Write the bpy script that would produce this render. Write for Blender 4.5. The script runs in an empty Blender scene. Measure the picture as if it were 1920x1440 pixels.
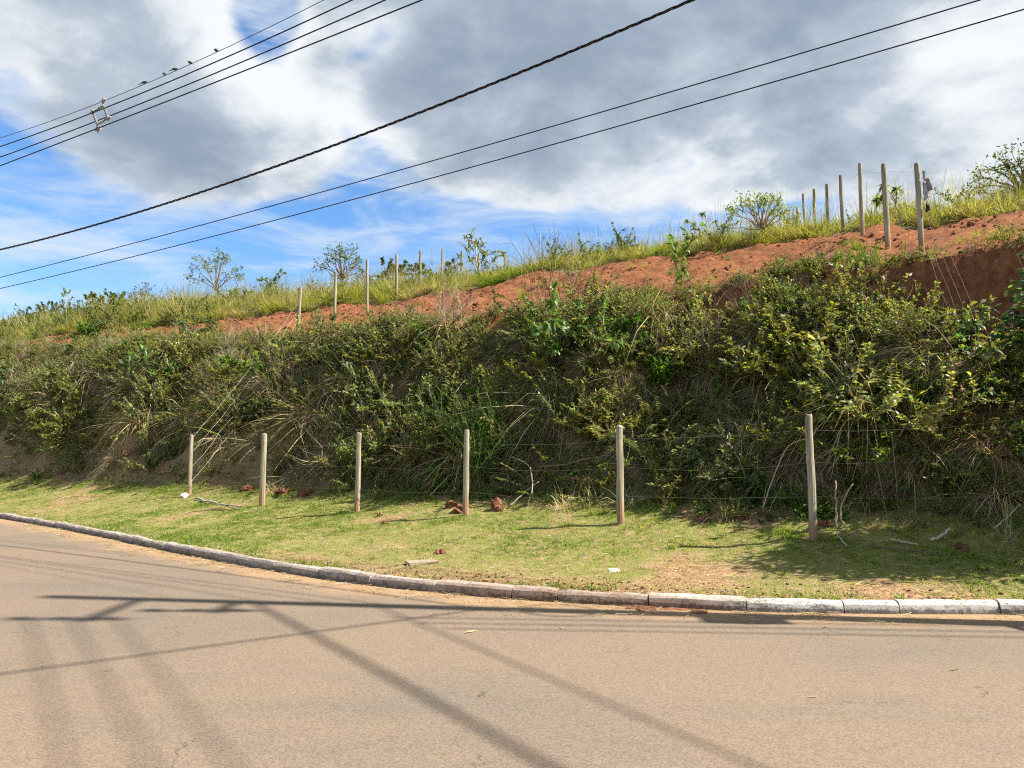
import bpy, math, random
import numpy as np
from mathutils import Vector

# ------------------------------------------------------------------ camera, sky, sun, exposure
SC = bpy.context.scene
COL = SC.collection
FPX, PITCH, EYE = 1442.0, math.radians(5.4), 1.55
cam_d = bpy.data.cameras.new("camera")
cam_d.sensor_width = 36.0
cam_d.lens = 36.0 * FPX / 1920.0
cam_d.clip_start, cam_d.clip_end = 0.05, 3000.0
cam = bpy.data.objects.new("camera", cam_d)
cam.location = (0, 0, EYE)
cam.rotation_euler = (math.pi / 2 + PITCH, 0, 0)
COL.objects.link(cam)
SC.camera = cam

SUN_EL = math.radians(46.0)
SUN_DIR = Vector((math.cos(SUN_EL) * 0.990, math.cos(SUN_EL) * -0.139, math.sin(SUN_EL)))   # towards the sun
sun_d = bpy.data.lights.new("sun", 'SUN')
sun_d.energy, sun_d.angle, sun_d.color = 5.0, math.radians(0.53), (1.0, 0.93, 0.82)
sun = bpy.data.objects.new("sun", sun_d)
sun.rotation_euler = SUN_DIR.to_track_quat('Z', 'Y').to_euler()
sun.location = (20, 0, 30)
COL.objects.link(sun)

SC.render.engine = 'CYCLES'
SC.view_settings.view_transform = 'Standard'
SC.view_settings.look = 'None'
SC.view_settings.gamma = 1.0
SC.view_settings.exposure = 1.3
SC.view_settings.use_curve_mapping = False
SC.cycles.use_denoising = False
SC.cycles.filter_width = 1.15
SC.cycles.use_adaptive_sampling = True
SC.cycles.adaptive_threshold = 0.02
SC.cycles.max_bounces = 5
SC.cycles.diffuse_bounces = 3
SC.cycles.transmission_bounces = 4
SC.cycles.transparent_max_bounces = 4
SC.cycles.caustics_reflective = SC.cycles.caustics_refractive = False


class NT:
    """small helper for writing node trees"""
    def __init__(self, tree):
        self.t = tree
        tree.nodes.clear()

    def n(self, kind, ins=None, **props):
        nd = self.t.nodes.new(kind)
        for k, v in props.items():
            setattr(nd, k, v)
        for k, v in (ins or {}).items():
            self.put(nd.inputs[k], v)
        return nd

    def put(self, sock, v):
        if hasattr(v, 'is_output'):
            self.t.links.new(v, sock)
        elif v is not None:
            if hasattr(sock.default_value, '__len__') and len(sock.default_value) == 4 and len(v) == 3:
                v = (*v, 1.0)
            sock.default_value = v

    def m(self, op, a, b=0.0, c=None, clamp=False):
        nd = self.t.nodes.new('ShaderNodeMath')
        nd.operation, nd.use_clamp = op, clamp
        self.put(nd.inputs[0], a)
        self.put(nd.inputs[1], b)
        if c is not None:
            self.put(nd.inputs[2], c)
        return nd.outputs[0]

    def step(self, x, a, b, lo=0.0, hi=1.0):
        nd = self.t.nodes.new('ShaderNodeMapRange')
        nd.interpolation_type = 'SMOOTHSTEP'
        for i, v in enumerate((x, a, b, lo, hi)):
            self.put(nd.inputs[i], v)
        return nd.outputs[0]

    def mix(self, f, a, b, mode='MIX'):
        nd = self.t.nodes.new('ShaderNodeMix')
        nd.data_type, nd.blend_type = 'RGBA', mode
        self.put(nd.inputs[0], f)
        self.put(nd.inputs[6], a)
        self.put(nd.inputs[7], b)
        return nd.outputs[2]

    def noise(self, vec, scale, detail=6.0, rough=0.55, dist=0.0, out=0):
        nd = self.n('ShaderNodeTexNoise', {'Vector': vec, 'Scale': scale, 'Detail': detail, 'Roughness': rough, 'Distortion': dist})
        return nd.outputs[out]

    def xyz(self, x, y, z):
        return self.n('ShaderNodeCombineXYZ', {0: x, 1: y, 2: z}).outputs[0]


def ray(px, py):
    """direction through a spot of the 1920 x 1440 photograph, with y = 1"""
    Y = FPX * math.cos(PITCH) - (720 - py) * math.sin(PITCH)
    Z = FPX * math.sin(PITCH) + (720 - py) * math.cos(PITCH)
    return ((px - 960) / Y, 1.0, Z / Y)


def azel(px, py):
    r = ray(px, py)
    return math.atan2(r[0], 1.0), math.atan2(r[2], math.hypot(r[0], 1.0))


def build_world():
    w = bpy.data.worlds.new("World")
    SC.world = w
    w.use_nodes = True
    k = NT(w.node_tree)
    sky = k.n('ShaderNodeTexSky', sky_type='NISHITA', sun_disc=False)
    sky.sun_elevation = SUN_EL
    sky.sun_rotation = math.atan2(SUN_DIR.x, SUN_DIR.y)
    sky.altitude, sky.air_density, sky.dust_density, sky.ozone_density = 800.0, 1.0, 0.4, 3.0
    d = k.n('ShaderNodeTexCoord').outputs['Generated']
    s = k.n('ShaderNodeSeparateXYZ', {0: d})
    x, y, z = s.outputs
    az = k.m('ARCTAN2', x, y)
    el = k.m('ARCSINE', z)
    inv = k.m('DIVIDE', 1.0, k.m('ADD', k.m('MAXIMUM', z, 0.0), 0.22))
    plane = k.xyz(k.m('MULTIPLY', x, inv), k.m('MULTIPLY', y, inv), 0.0)

    def blob(px, py, rx, ry, amp, rot=0.0):
        a, e = azel(px, py)
        da, de = k.m('SUBTRACT', az, a), k.m('SUBTRACT', el, e)
        if rot:
            c, sn = math.cos(rot), math.sin(rot)
            da, de = (k.m('ADD', k.m('MULTIPLY', da, c), k.m('MULTIPLY', de, sn)),
                      k.m('SUBTRACT', k.m('MULTIPLY', de, c), k.m('MULTIPLY', da, sn)))
        da = k.m('MULTIPLY', da, FPX / rx)
        de = k.m('MULTIPLY', de, FPX / ry)
        q = k.m('ADD', k.m('MULTIPLY', da, da), k.m('MULTIPLY', de, de))
        return k.m('MULTIPLY', k.m('EXPONENT', k.m('MULTIPLY', q, -1.0)), amp)

    def total(lst, start):
        t = start
        for b in lst:
            t = k.m('ADD', t, blob(*b))
        return t
    # heavy cloud cover overhead, open blue sky in a band above the hill
    # where the cloud deck ends above the hill: lower on the right, higher on the left, frayed
    warp = k.noise(plane, 2.2, 4.0, 0.5)
    edge = k.m('ADD', el, k.m('MULTIPLY', az, 0.06))
    deck = k.step(k.m('ADD', edge, k.m('MULTIPLY', k.m('SUBTRACT', warp, 0.5), 0.22)), 0.275, 0.44)
    big = k.noise(plane, 1.5, 9.0, 0.56, 0.25)
    med = k.noise(plane, 4.2, 8.0, 0.6, 0.4)
    body = k.m('ADD', k.m('MULTIPLY', big, 0.7), k.m('MULTIPLY', med, 0.45))
    cov = total([(500, 20, 70, 75, -0.55), (720, 70, 75, 45, -0.34, 0.5), (655, 165, 40, 70, -0.22), (20, 340, 130, 70, -0.22),
                 (470, 500, 380, 70, -0.30, -0.1), (950, 425, 280, 45, -0.26), (1480, 400, 170, 40, -0.20),
                 (60, 405, 150, 50, 0.34), (1130, 385, 190, 35, 0.25), (1360, 360, 120, 45, 0.30), (300, 300, 300, 90, 0.25),
                 (1780, 330, 250, 70, 0.25), (0, 615, 200, 18, 0.25)],
                k.m('SUBTRACT', k.m('ADD', body, k.m('MULTIPLY', deck, 0.46)), 0.20))
    alpha = k.step(cov, 0.45, 0.64)
    # thin streaks of high cloud
    rot = k.n('ShaderNodeVectorRotate', {'Vector': k.xyz(az, k.m('MULTIPLY', el, 4.6), 0.0), 'Angle': 0.42}, rotation_type='Z_AXIS').outputs[0]
    ci = k.noise(rot, 4.5, 7.0, 0.62, 0.5)
    cirrus = k.m('MULTIPLY', k.step(ci, 0.38, 0.70), 0.80)
    low = k.step(el, 0.30, 0.12)
    cirrus = k.m('ADD', cirrus, k.m('MULTIPLY', low, 0.16), clamp=True)
    # shade of the clouds: thick parts are grey below, thin edges and the parts facing the sun are white
    thick = k.step(cov, 0.58, 0.98)
    shade = total([(270, 270, 260, 85, 0.32), (1000, 130, 330, 110, 0.22), (1230, 60, 260, 90, 0.18), (960, 300, 320, 70, 0.22),
                   (1480, 190, 150, 60, 0.10), (430, 70, 140, 100, -0.55), (620, 210, 150, 90, -0.35), (90, 90, 190, 80, -0.20),
                   (1850, 270, 170, 80, -0.42), (1430, 240, 190, 60, -0.16), (60, 400, 170, 60, -0.35), (1360, 365, 130, 50, -0.22),
                   (1880, 50, 170, 90, -0.18), (1120, 385, 190, 45, -0.15)],
                  k.m('ADD', k.m('MULTIPLY', thick, 0.40), k.m('MULTIPLY', k.m('SUBTRACT', k.noise(plane, 3.0, 9.0, 0.60, 0.35), 0.5), 1.7)))
    shade = k.m('ADD', shade, k.m('MULTIPLY', k.m('SUBTRACT', k.noise(plane, 9.0, 8.0, 0.65, 0.4), 0.5), 0.5))
    shade = k.step(shade, -0.36, 0.74)
    ramp = k.n('ShaderNodeValToRGB', {0: shade})
    e = ramp.color_ramp.elements
    e[0].position, e[0].color = 0.0, (3.6, 3.7, 3.8, 1)
    e[1].position, e[1].color = 1.0, (1.15, 1.45, 1.85, 1)
    m1 = e.new(0.45)
    m1.color = (1.95, 2.25, 2.62, 1)
    blue = k.mix(1.0, sky.outputs[0], (0.52, 0.72, 0.86, 1), 'MULTIPLY')
    c = k.mix(cirrus, blue, (2.9, 3.25, 3.55, 1))
    c = k.mix(alpha, c, ramp.outputs[0])
    bg = k.n('ShaderNodeBackground', {'Color': c, 'Strength': 0.107})
    out = k.n('ShaderNodeOutputWorld', {'Surface': bg.outputs[0]})


build_world()
R = np.random.default_rng(7)

# ------------------------------------------------------------------ ground coordinates: u along the fence to the left, v away from the road
NV = np.array([0.5931, 0.8051])
NV /= np.linalg.norm(NV)
TV = np.array([-NV[1], NV[0]])


def uv2xy(u, v):
    return u * TV[0] + v * NV[0], u * TV[1] + v * NV[1]


def xy2uv(x, y):
    return x * TV[0] + y * TV[1], x * NV[0] + y * NV[1]


def spot(px, v, py=720):
    """ground point (x, y) at distance v from the road line, in the direction of picture column px"""
    a = ray(px, py)[0]
    d = v / (NV[0] * a + NV[1])
    return a * d, d


def hash2(ix, iy, seed):
    h = (ix.astype(np.int64) * 374761393 + iy.astype(np.int64) * 668265263 + seed * 974711) & 0xffffffff
    h = ((h ^ (h >> 13)) * 1274126177) & 0xffffffff
    h = (h ^ (h >> 16)) & 0xffff
    return h / 65535.0


def vnoise(x, y, seed=0):
    x, y = np.asarray(x, float), np.asarray(y, float)
    ix, iy = np.floor(x), np.floor(y)
    fx, fy = x - ix, y - iy
    fx = fx * fx * fx * (fx * (fx * 6 - 15) + 10)
    fy = fy * fy * fy * (fy * (fy * 6 - 15) + 10)
    a, b = hash2(ix, iy, seed), hash2(ix + 1, iy, seed)
    c, d = hash2(ix, iy + 1, seed), hash2(ix + 1, iy + 1, seed)
    return (a * (1 - fx) + b * fx) * (1 - fy) + (c * (1 - fx) + d * fx) * fy


def fbm(x, y, seed=0, octv=4):
    t, amp, s = 0.0, 0.5, 0.0
    x, y = np.asarray(x, float), np.asarray(y, float)
    for i in range(octv):
        t = t + amp * vnoise(x * 2 ** i + 17.3 * i, y * 2 ** i - 9.1 * i, seed + i)
        s += amp
        amp *= 0.5
    return t / s * 2 - 1


def sstep(a, b, x):
    t = np.clip((np.asarray(x, float) - a) / (b - a), 0, 1)
    return t * t * (3 - 2 * t)


_ku = np.array([-260, -120, -60, -30, -13, -6.3, -2.44, 0.63, 1.47, 2.34, 2.79, 3.51, 4.29, 5.08, 5.79, 6.6, 7.46, 8.38, 9.79, 11.79, 15.18, 18.15, 22.05, 30, 45, 90, 260.])
_kv = np.array([15, 15, 14, 13, 11.8, 10.9, 10.0, 9.19, 8.57, 8.02, 7.76, 7.44, 7.15, 6.90, 6.76, 6.63, 6.59, 6.62, 6.72, 6.93, 7.42, 7.78, 8.15, 8.6, 8.8, 8.8, 8.8])
_du = np.arange(-260, 260, 0.05)
_dv = np.interp(_du, _ku, _kv)
_g = np.exp(-np.linspace(-2.5, 2.5, 25) ** 2)
_dv = np.convolve(np.pad(_dv, 12, mode='edge'), _g / _g.sum(), mode='valid')


def vkerb(u):
    return np.interp(u, _du, _dv)


VTOP = 14.55


def bend(u):
    """right of the picture the unseen bank turns with the kerb, shaped to let sun in"""
    return 0.20 * np.clip(0.9 - np.asarray(u, float), 0, 9) ** 1.5


def vtoe(u):
    return 11.75 + 0.5 * sstep(1.5, -1.0, u) - 0.35 * sstep(14, 19, u)


def ztop(u):
    return 4.85 + 0.07 * np.maximum(np.asarray(u) - 18, 0) * sstep(120, 45, u) + 0.25 * fbm(np.asarray(u) * 0.5, 3.3, 91, 3)


def height(u, v, fine=True):
    u, v = np.asarray(u, float), np.asarray(v, float)
    vk = vkerb(u)
    q = v - vk
    sh = bend(u)
    vt = vtoe(u) + sh
    vtop = VTOP + sh
    # verge
    f = np.clip(q / np.maximum(vt - vk, 0.3), 0, 1)
    zv = 0.105 + 0.70 * f ** 1.7 + 0.05 * sstep(0.10, 0.40, q)
    zv = zv + (0.045 * fbm(u * 1.3, v * 1.3, 5, 3) + 0.02 * fbm(u * 5, v * 5, 6, 2)) * sstep(0.15, 0.8, q)
    # bank
    w = np.clip((v - vt) / (vtop - vt), 0, 1)
    left = sstep(12, 20, u)
    g = (1 - left) * (0.5 * w + 0.5 * (1 - (1 - w) ** 1.7)) + left * (0.25 * w + 0.75 * (sstep(0.0, 1.15, w + 0.08) - sstep(0.0, 1.15, 0.08)) / (sstep(0.0, 1.15, 1.08) - sstep(0.0, 1.15, 0.08)))
    lip = sstep(7, 2, u)
    g = g * (1 - lip) + lip * (0.88 * (0.6 * w + 0.4 * (1 - (1 - w) ** 1.7)) + 0.12 * sstep(0.93, 0.99, w))
    zt = ztop(u)
    bump = np.sin(np.pi * w) ** 0.7
    zb = 0.855 + (zt - 0.855) * g + bump * (1.15 * fbm(u * 0.55, v * 0.7, 11, 2) + 0.22 * fbm(u * 2.2, v * 2.2, 12, 3))
    gul = np.exp(-((u - 1.1 - 0.3 * (v - 13.8)) / 0.8) ** 2) * sstep(12.7, 13.5, v) * sstep(15.2, 14.2, v)
    zb = zb - 1.7 * gul + 0.16 * sstep(0.2, 0.6, gul) * fbm(u * 5, v * 5, 14, 3)
    # slope above
    r = np.maximum(v - vtop, 0)
    k = np.interp(u, [-40, 1.4, 12.7, 26, 39, 52, 80, 140], [0.82, 0.88, 1.03, 0.99, 0.95, 0.84, 0.64, 0.4])
    rise = 0.425 * np.minimum(r, 6) + 0.30 * np.clip(r - 6, 0, 4.5) + 0.10 * np.clip(r - 10.5, 0, 20) - 0.08 * np.clip(r - 40, 0, 150)
    zu = zt + rise * k
    rough = sstep(14.3, 14.8, v - sh) * sstep(21, 19.5, v - sh)
    if fine:
        zu = zu + rough * (0.14 * fbm(u * 2.4, v * 3.6, 31, 3) + 0.11 * np.abs(fbm(u * 6, v * 9, 32, 2))) + 0.12 * fbm(u * 0.35, v * 0.35, 33, 3) * sstep(0, 3, r)
    zz = np.where(v < vt, zv, np.where(v < vtop, zb, zu))
    return np.where(q < 0.03, -0.03, np.where(q < 0.09, -0.03 + (q - 0.03) / 0.06 * 0.13, zz))


def hxy(x, y):
    u, v = xy2uv(np.asarray(x, float), np.asarray(y, float))
    return height(u, v)


# ------------------------------------------------------------------ mesh and object helpers
class Geo:
    """collects vertices, faces and vertex colours for one mesh"""
    def __init__(self):
        self.v, self.f, self.c, self.n = [], [], [], 0

    def add(self, verts, faces, col):
        verts = np.asarray(verts, float).reshape(-1, 3)
        faces = np.asarray(faces, int)
        col = np.asarray(col, float)
        if col.ndim == 1:
            col = np.tile(col, (len(verts), 1))
        self.v.append(verts)
        self.c.append(col[:, :3])
        self.f.extend((faces + self.n).tolist())
        self.n += len(verts)

    def mesh(self, name, mat, smooth=False):
        me = bpy.data.meshes.new(name)
        V = np.concatenate(self.v) if self.v else np.zeros((0, 3))
        me.from_pydata(V.tolist(), [], self.f)
        C = np.concatenate(self.c) if self.c else np.zeros((0, 3))
        at = me.attributes.new("Col", 'FLOAT_COLOR', 'POINT')
        at.data.foreach_set("color", np.concatenate([C, np.ones((len(C), 1))], 1).astype(np.float32).ravel())
        if mat:
            me.materials.append(mat)
        if smooth:
            me.polygons.foreach_set("use_smooth", [True] * len(me.polygons))
        me.update()
        return me


def unit(a):
    return a / np.maximum(np.linalg.norm(a, axis=-1, keepdims=True), 1e-9)


def ribbons(g, P, D, L, W, prof, droop, cols, side=None, twist=None):
    """N bent blades or leaves: base P, direction D, length L, width W, width profile prof, fall droop (share of L)"""
    N, K = len(P), len(prof)
    D = unit(D)
    if side is None:
        ref = np.tile(np.array([0, 0, 1.0]), (N, 1)) + R.normal(0, 0.35, (N, 3))
        side = unit(np.cross(D, ref))
    if twist is not None:
        nn = np.cross(side, D)
        side = side * np.cos(twist)[:, None] + nn * np.sin(twist)[:, None]
    s = np.linspace(0, 1, K)
    ctr = P[:, None, :] + D[:, None, :] * (L[:, None] * s[None, :])[..., None]
    ctr[..., 2] -= (droop * L)[:, None] * s[None, :] ** 2
    wd = (W[:, None] * np.asarray(prof)[None, :] * 0.5)[..., None] * side[:, None, :]
    V = np.stack([ctr - wd, ctr + wd], 2).reshape(N * K * 2, 3)
    base = (np.arange(N) * K * 2)[:, None] + (np.arange(K - 1) * 2)[None, :]
    F = np.stack([base, base + 1, base + 3, base + 2], -1).reshape(-1, 4)
    C = np.repeat(np.asarray(cols), K * 2, axis=0)
    g.add(V, F, C)


def tube(g, pts, rad, sides=5, col=(0.2, 0.2, 0.2), cap=True):
    pts = np.asarray(pts, float)
    n = len(pts)
    rad = np.broadcast_to(np.asarray(rad, float), (n,))
    tan = unit(np.gradient(pts, axis=0))
    ref = np.array([0, 0, 1.0]) if abs(tan[0][2]) < 0.9 else np.array([1.0, 0, 0])
    a = unit(np.cross(tan, ref))
    b = np.cross(tan, a)
    th = np.arange(sides) / sides * 2 * np.pi
    ring = a[:, None, :] * np.cos(th)[None, :, None] + b[:, None, :] * np.sin(th)[None, :, None]
    V = (pts[:, None, :] + ring * rad[:, None, None]).reshape(-1, 3)
    i = np.arange(n - 1)[:, None] * sides
    j = np.arange(sides)[None, :]
    j2 = (j + 1) % sides
    F = np.stack([i + j, i + j2, i + sides + j2, i + sides + j], -1).reshape(-1, 4)
    g.add(V, F, col)
    if cap:
        g.f.append([g.n - n * sides + k for k in range(sides)][::-1])
        g.f.append([g.n - sides + k for k in range(sides)])


def box(g, c, s, col=(0.3, 0.3, 0.3), rot=0.0):
    x, y, z = np.array(s) / 2
    V = np.array([[-x, -y, -z], [x, -y, -z], [x, y, -z], [-x, y, -z], [-x, -y, z], [x, -y, z], [x, y, z], [-x, y, z]])
    cr, sr = math.cos(rot), math.sin(rot)
    V = np.stack([V[:, 0] * cr - V[:, 1] * sr, V[:, 0] * sr + V[:, 1] * cr, V[:, 2]], 1) + np.array(c)
    g.add(V, [[0, 3, 2, 1], [4, 5, 6, 7], [0, 1, 5, 4], [1, 2, 6, 5], [2, 3, 7, 6], [3, 0, 4, 7]], col)


def jit(col, n, hue=0.12, val=0.25):
    """n jittered copies of a palette (one colour or several)"""
    pal = np.atleast_2d(np.array(col, float))
    c = pal[R.integers(0, len(pal), n)]
    c = c * (1 + R.normal(0, val, (n, 1))) * (1 + R.normal(0, hue, (n, 3)))
    return np.clip(c, 0.008, 0.75)


def link(name, data, parent=None, loc=(0, 0, 0), rot=(0, 0, 0), kind=None, label=None, cat=None, group=None):
    o = bpy.data.objects.new(name, data)
    COL.objects.link(o)
    o.location, o.rotation_euler = loc, rot
    if parent is not None:
        o.parent = parent
    if kind:
        o["kind"] = kind
    if label:
        o["label"] = label
    if cat:
        o["category"] = cat
    if group:
        o["group"] = group
    return o


# ------------------------------------------------------------------ materials
def mat(name):
    m = bpy.data.materials.new(name)
    m.use_nodes = True
    k = NT(m.node_tree)
    return m, k


def finish(k, color, rough=0.9, spec=0.2, bump=None, bstr=0.3, bdist=0.02, trans=None, metal=0.0):
    p = k.n('ShaderNodeBsdfPrincipled', {'Base Color': color, 'Roughness': rough, 'Specular IOR Level': spec, 'Metallic': metal})
    if bump is not None:
        b = k.n('ShaderNodeBump', {'Strength': bstr, 'Distance': bdist, 'Height': bump})
        k.t.links.new(b.outputs[0], p.inputs['Normal'])
    sh = p.outputs[0]
    if trans:
        t = k.n('ShaderNodeBsdfTranslucent', {'Color': k.mix(1.0, color, (1.25, 1.2, 0.5, 1), 'MULTIPLY')})
        sh = k.n('ShaderNodeMixShader', {0: trans, 1: sh, 2: t.outputs[0]}).outputs[0]
    k.n('ShaderNodeOutputMaterial', {'Surface': sh})


def leafmat(name, trans=0.4, rough=0.5, spec=0.35, var=0.35):
    m, k = mat(name)
    c = k.n('ShaderNodeAttribute', attribute_name="Col").outputs[0]
    rnd = k.n('ShaderNodeObjectInfo').outputs['Random']
    hs = k.n('ShaderNodeHueSaturation', {'Hue': k.m('ADD', 0.485, k.m('MULTIPLY', k.m('FRACT', k.m('MULTIPLY', rnd, 7.31)), 0.03)),
                                         'Saturation': k.m('ADD', 0.85, k.m('MULTIPLY', k.m('FRACT', k.m('MULTIPLY', rnd, 3.7)), 0.3)),
                                         'Value': k.m('ADD', 1.0 - var / 2, k.m('MULTIPLY', rnd, var)), 'Color': c})
    finish(k, hs.outputs[0], rough, spec, trans=trans)
    return m


M_LEAF = leafmat("leaf", 0.48, 0.45, 0.4, 0.6)
M_GRASS = leafmat("grass_blade", 0.45, 0.6, 0.25)
M_DRY = leafmat("dry_stalk", 0.3, 0.85, 0.1, 0.5)
M_BARK = leafmat("bark", None, 0.9, 0.1)


def colmat(name, rough=0.8, spec=0.2, metal=0.0, nscale=30.0, amount=0.35, bstr=0.2):
    m, k = mat(name)
    c = k.n('ShaderNodeAttribute', attribute_name="Col").outputs[0]
    o = k.n('ShaderNodeTexCoord').outputs['Object']
    nz = k.noise(o, nscale, 5.0, 0.6)
    c = k.mix(1.0, c, k.n('ShaderNodeValToRGB', {0: nz}).outputs[0], 'MULTIPLY') if False else k.mix(amount, c, k.mix(1.0, c, k.mix(k.step(nz, 0.3, 0.7), (0.45, 0.45, 0.45, 1), (1.5, 1.5, 1.5, 1)), 'MULTIPLY'))
    finish(k, c, rough, spec, nz, bstr, 0.01, metal=metal)
    return m


M_PLAIN = colmat("weathered", 0.8, 0.2)
M_METAL = colmat("galvanised_metal", 0.5, 0.5, 0.6)
M_CABLE = colmat("cable_sheath", 0.6, 0.3, 0, 60, 0.2)
M_FEATHER = colmat("feather", 0.8, 0.1, 0, 80, 0.3)


def ground_material():
    m, k = mat("ground_soil")
    pos = k.n('ShaderNodeNewGeometry').outputs['Position']
    msk = k.n('ShaderNodeSeparateColor', {0: k.n('ShaderNodeAttribute', attribute_name="Col").outputs[0]})
    red, lawn, bare = msk.outputs
    n1 = k.noise(pos, 1.1, 6.0, 0.6)
    n2 = k.noise(pos, 7.0, 6.0, 0.65)
    n3 = k.noise(pos, 34.0, 5.0, 0.7)
    redc = k.mix(k.step(n2, 0.3, 0.72), (0.15, 0.055, 0.024, 1), (0.30, 0.125, 0.057, 1))
    redc = k.mix(k.m('MULTIPLY', k.step(n3, 0.52, 0.75), 0.5), redc, (0.36, 0.165, 0.085, 1))
    redc = k.mix(k.m('MULTIPLY', k.step(n1, 0.5, 0.8), 0.5), redc, (0.19, 0.08, 0.046, 1))
    humus = k.mix(k.step(n2, 0.35, 0.7), (0.105, 0.08, 0.046, 1), (0.23, 0.175, 0.10, 1))
    straw = k.mix(k.step(n3, 0.3, 0.7), (0.20, 0.13, 0.07, 1), (0.42, 0.32, 0.17, 1))
    turf = k.mix(k.step(n2, 0.40, 0.70), (0.19, 0.20, 0.05, 1), straw)
    c = k.mix(lawn, humus, turf)
    c = k.mix(bare, c, k.mix(k.step(n3, 0.35, 0.65), (0.20, 0.115, 0.06, 1), (0.43, 0.29, 0.16, 1)))
    c = k.mix(red, c, redc)
    h = k.m('ADD', k.m('MULTIPLY', n2, 0.6), k.m('MULTIPLY', n3, 0.5))
    finish(k, c, 0.95, 0.1, h, 0.9, 0.06)
    return m


def road_material():
    m, k = mat("dusty_asphalt")
    pos = k.n('ShaderNodeNewGeometry').outputs['Position']
    kd = k.n('ShaderNodeSeparateColor', {0: k.n('ShaderNodeAttribute', attribute_name="Col").outputs[0]}).outputs[0]   # distance from kerb / 4 m
    n0 = k.noise(pos, 0.35, 4.0, 0.5)
    n1 = k.noise(pos, 1.4, 6.0, 0.6)
    vor = k.n('ShaderNodeTexVoronoi', {'Vector': pos, 'Scale': 110.0})
    n3 = k.noise(pos, 150.0, 3.0, 0.7)
    n4 = k.noise(pos, 38.0, 4.0, 0.7)
    base = k.mix(k.step(n0, 0.35, 0.68), (0.196, 0.145, 0.102, 1), (0.162, 0.129, 0.098, 1))
    base = k.mix(k.m('MULTIPLY', k.step(n1, 0.5, 0.75), 0.55), base, (0.210, 0.155, 0.108, 1))
    # wheel-worn grey patches
    st = k.noise(k.n('ShaderNodeMapping', {'Vector': pos, 'Scale': (0.32, 0.8, 1.0), 'Rotation': (0, 0, 0.35)}).outputs[0], 1.0, 5.0, 0.6)
    base = k.mix(k.m('MULTIPLY', k.step(st, 0.46, 0.70), 0.6), base, (0.136, 0.119, 0.097, 1))
    # aggregate: stones pale and dark
    agg = k.n('ShaderNodeSeparateColor', {0: vor.outputs['Color']})
    spk = k.m('ADD', k.m('MULTIPLY', agg.outputs[0], 0.75), k.m('MULTIPLY', n3, 0.5))
    base = k.mix(1.0, base, k.mix(k.step(spk, 0.25, 0.95), (0.80, 0.78, 0.77, 1), (1.22, 1.22, 1.22, 1)), 'MULTIPLY')
    base = k.mix(k.m('MULTIPLY', k.step(n4, 0.60, 0.74), 0.22), base, (0.11, 0.085, 0.065, 1))
    # orange sand washed against the kerb
    edge = k.m('ADD', kd, k.m('MULTIPLY', k.m('SUBTRACT', n1, 0.5), 0.28))
    edge = k.m('ADD', edge, k.m('MULTIPLY', k.m('SUBTRACT', k.noise(pos, 9.0, 4.0, 0.7), 0.5), 0.14))
    sand = k.m('MULTIPLY', k.step(edge, 0.19, 0.02), 0.92)
    base = k.mix(sand, base, k.mix(k.step(n4, 0.35, 0.65), (0.26, 0.155, 0.085, 1), (0.36, 0.245, 0.14, 1)))
    # fine cracks
    cw = k.n('ShaderNodeVectorMath', {0: pos, 1: k.n('ShaderNodeVectorMath', {0: k.noise(pos, 2.5, 4.0, 0.6, out=1), 1: (0.5, 0.5, 0.5)}, operation='MULTIPLY').outputs[0]}, operation='ADD').outputs[0]
    cr = k.n('ShaderNodeTexVoronoi', {'Vector': cw, 'Scale': 0.52}, feature='DISTANCE_TO_EDGE').outputs['Distance']
    crm = k.m('MULTIPLY', k.step(cr, 0.0030, 0.0008), k.step(k.noise(pos, 0.9, 3.0), 0.52, 0.60))
    base = k.mix(k.m('MULTIPLY', crm, 0.75), base, (0.06, 0.045, 0.035, 1))
    h = k.m('SUBTRACT', k.m('ADD', k.m('MULTIPLY', vor.outputs['Distance'], -0.8), k.m('MULTIPLY', n3, 0.4)), k.m('MULTIPLY', crm, 2.0))
    finish(k, base, 0.85, 0.25, h, 0.3, 0.005)
    return m


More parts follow.
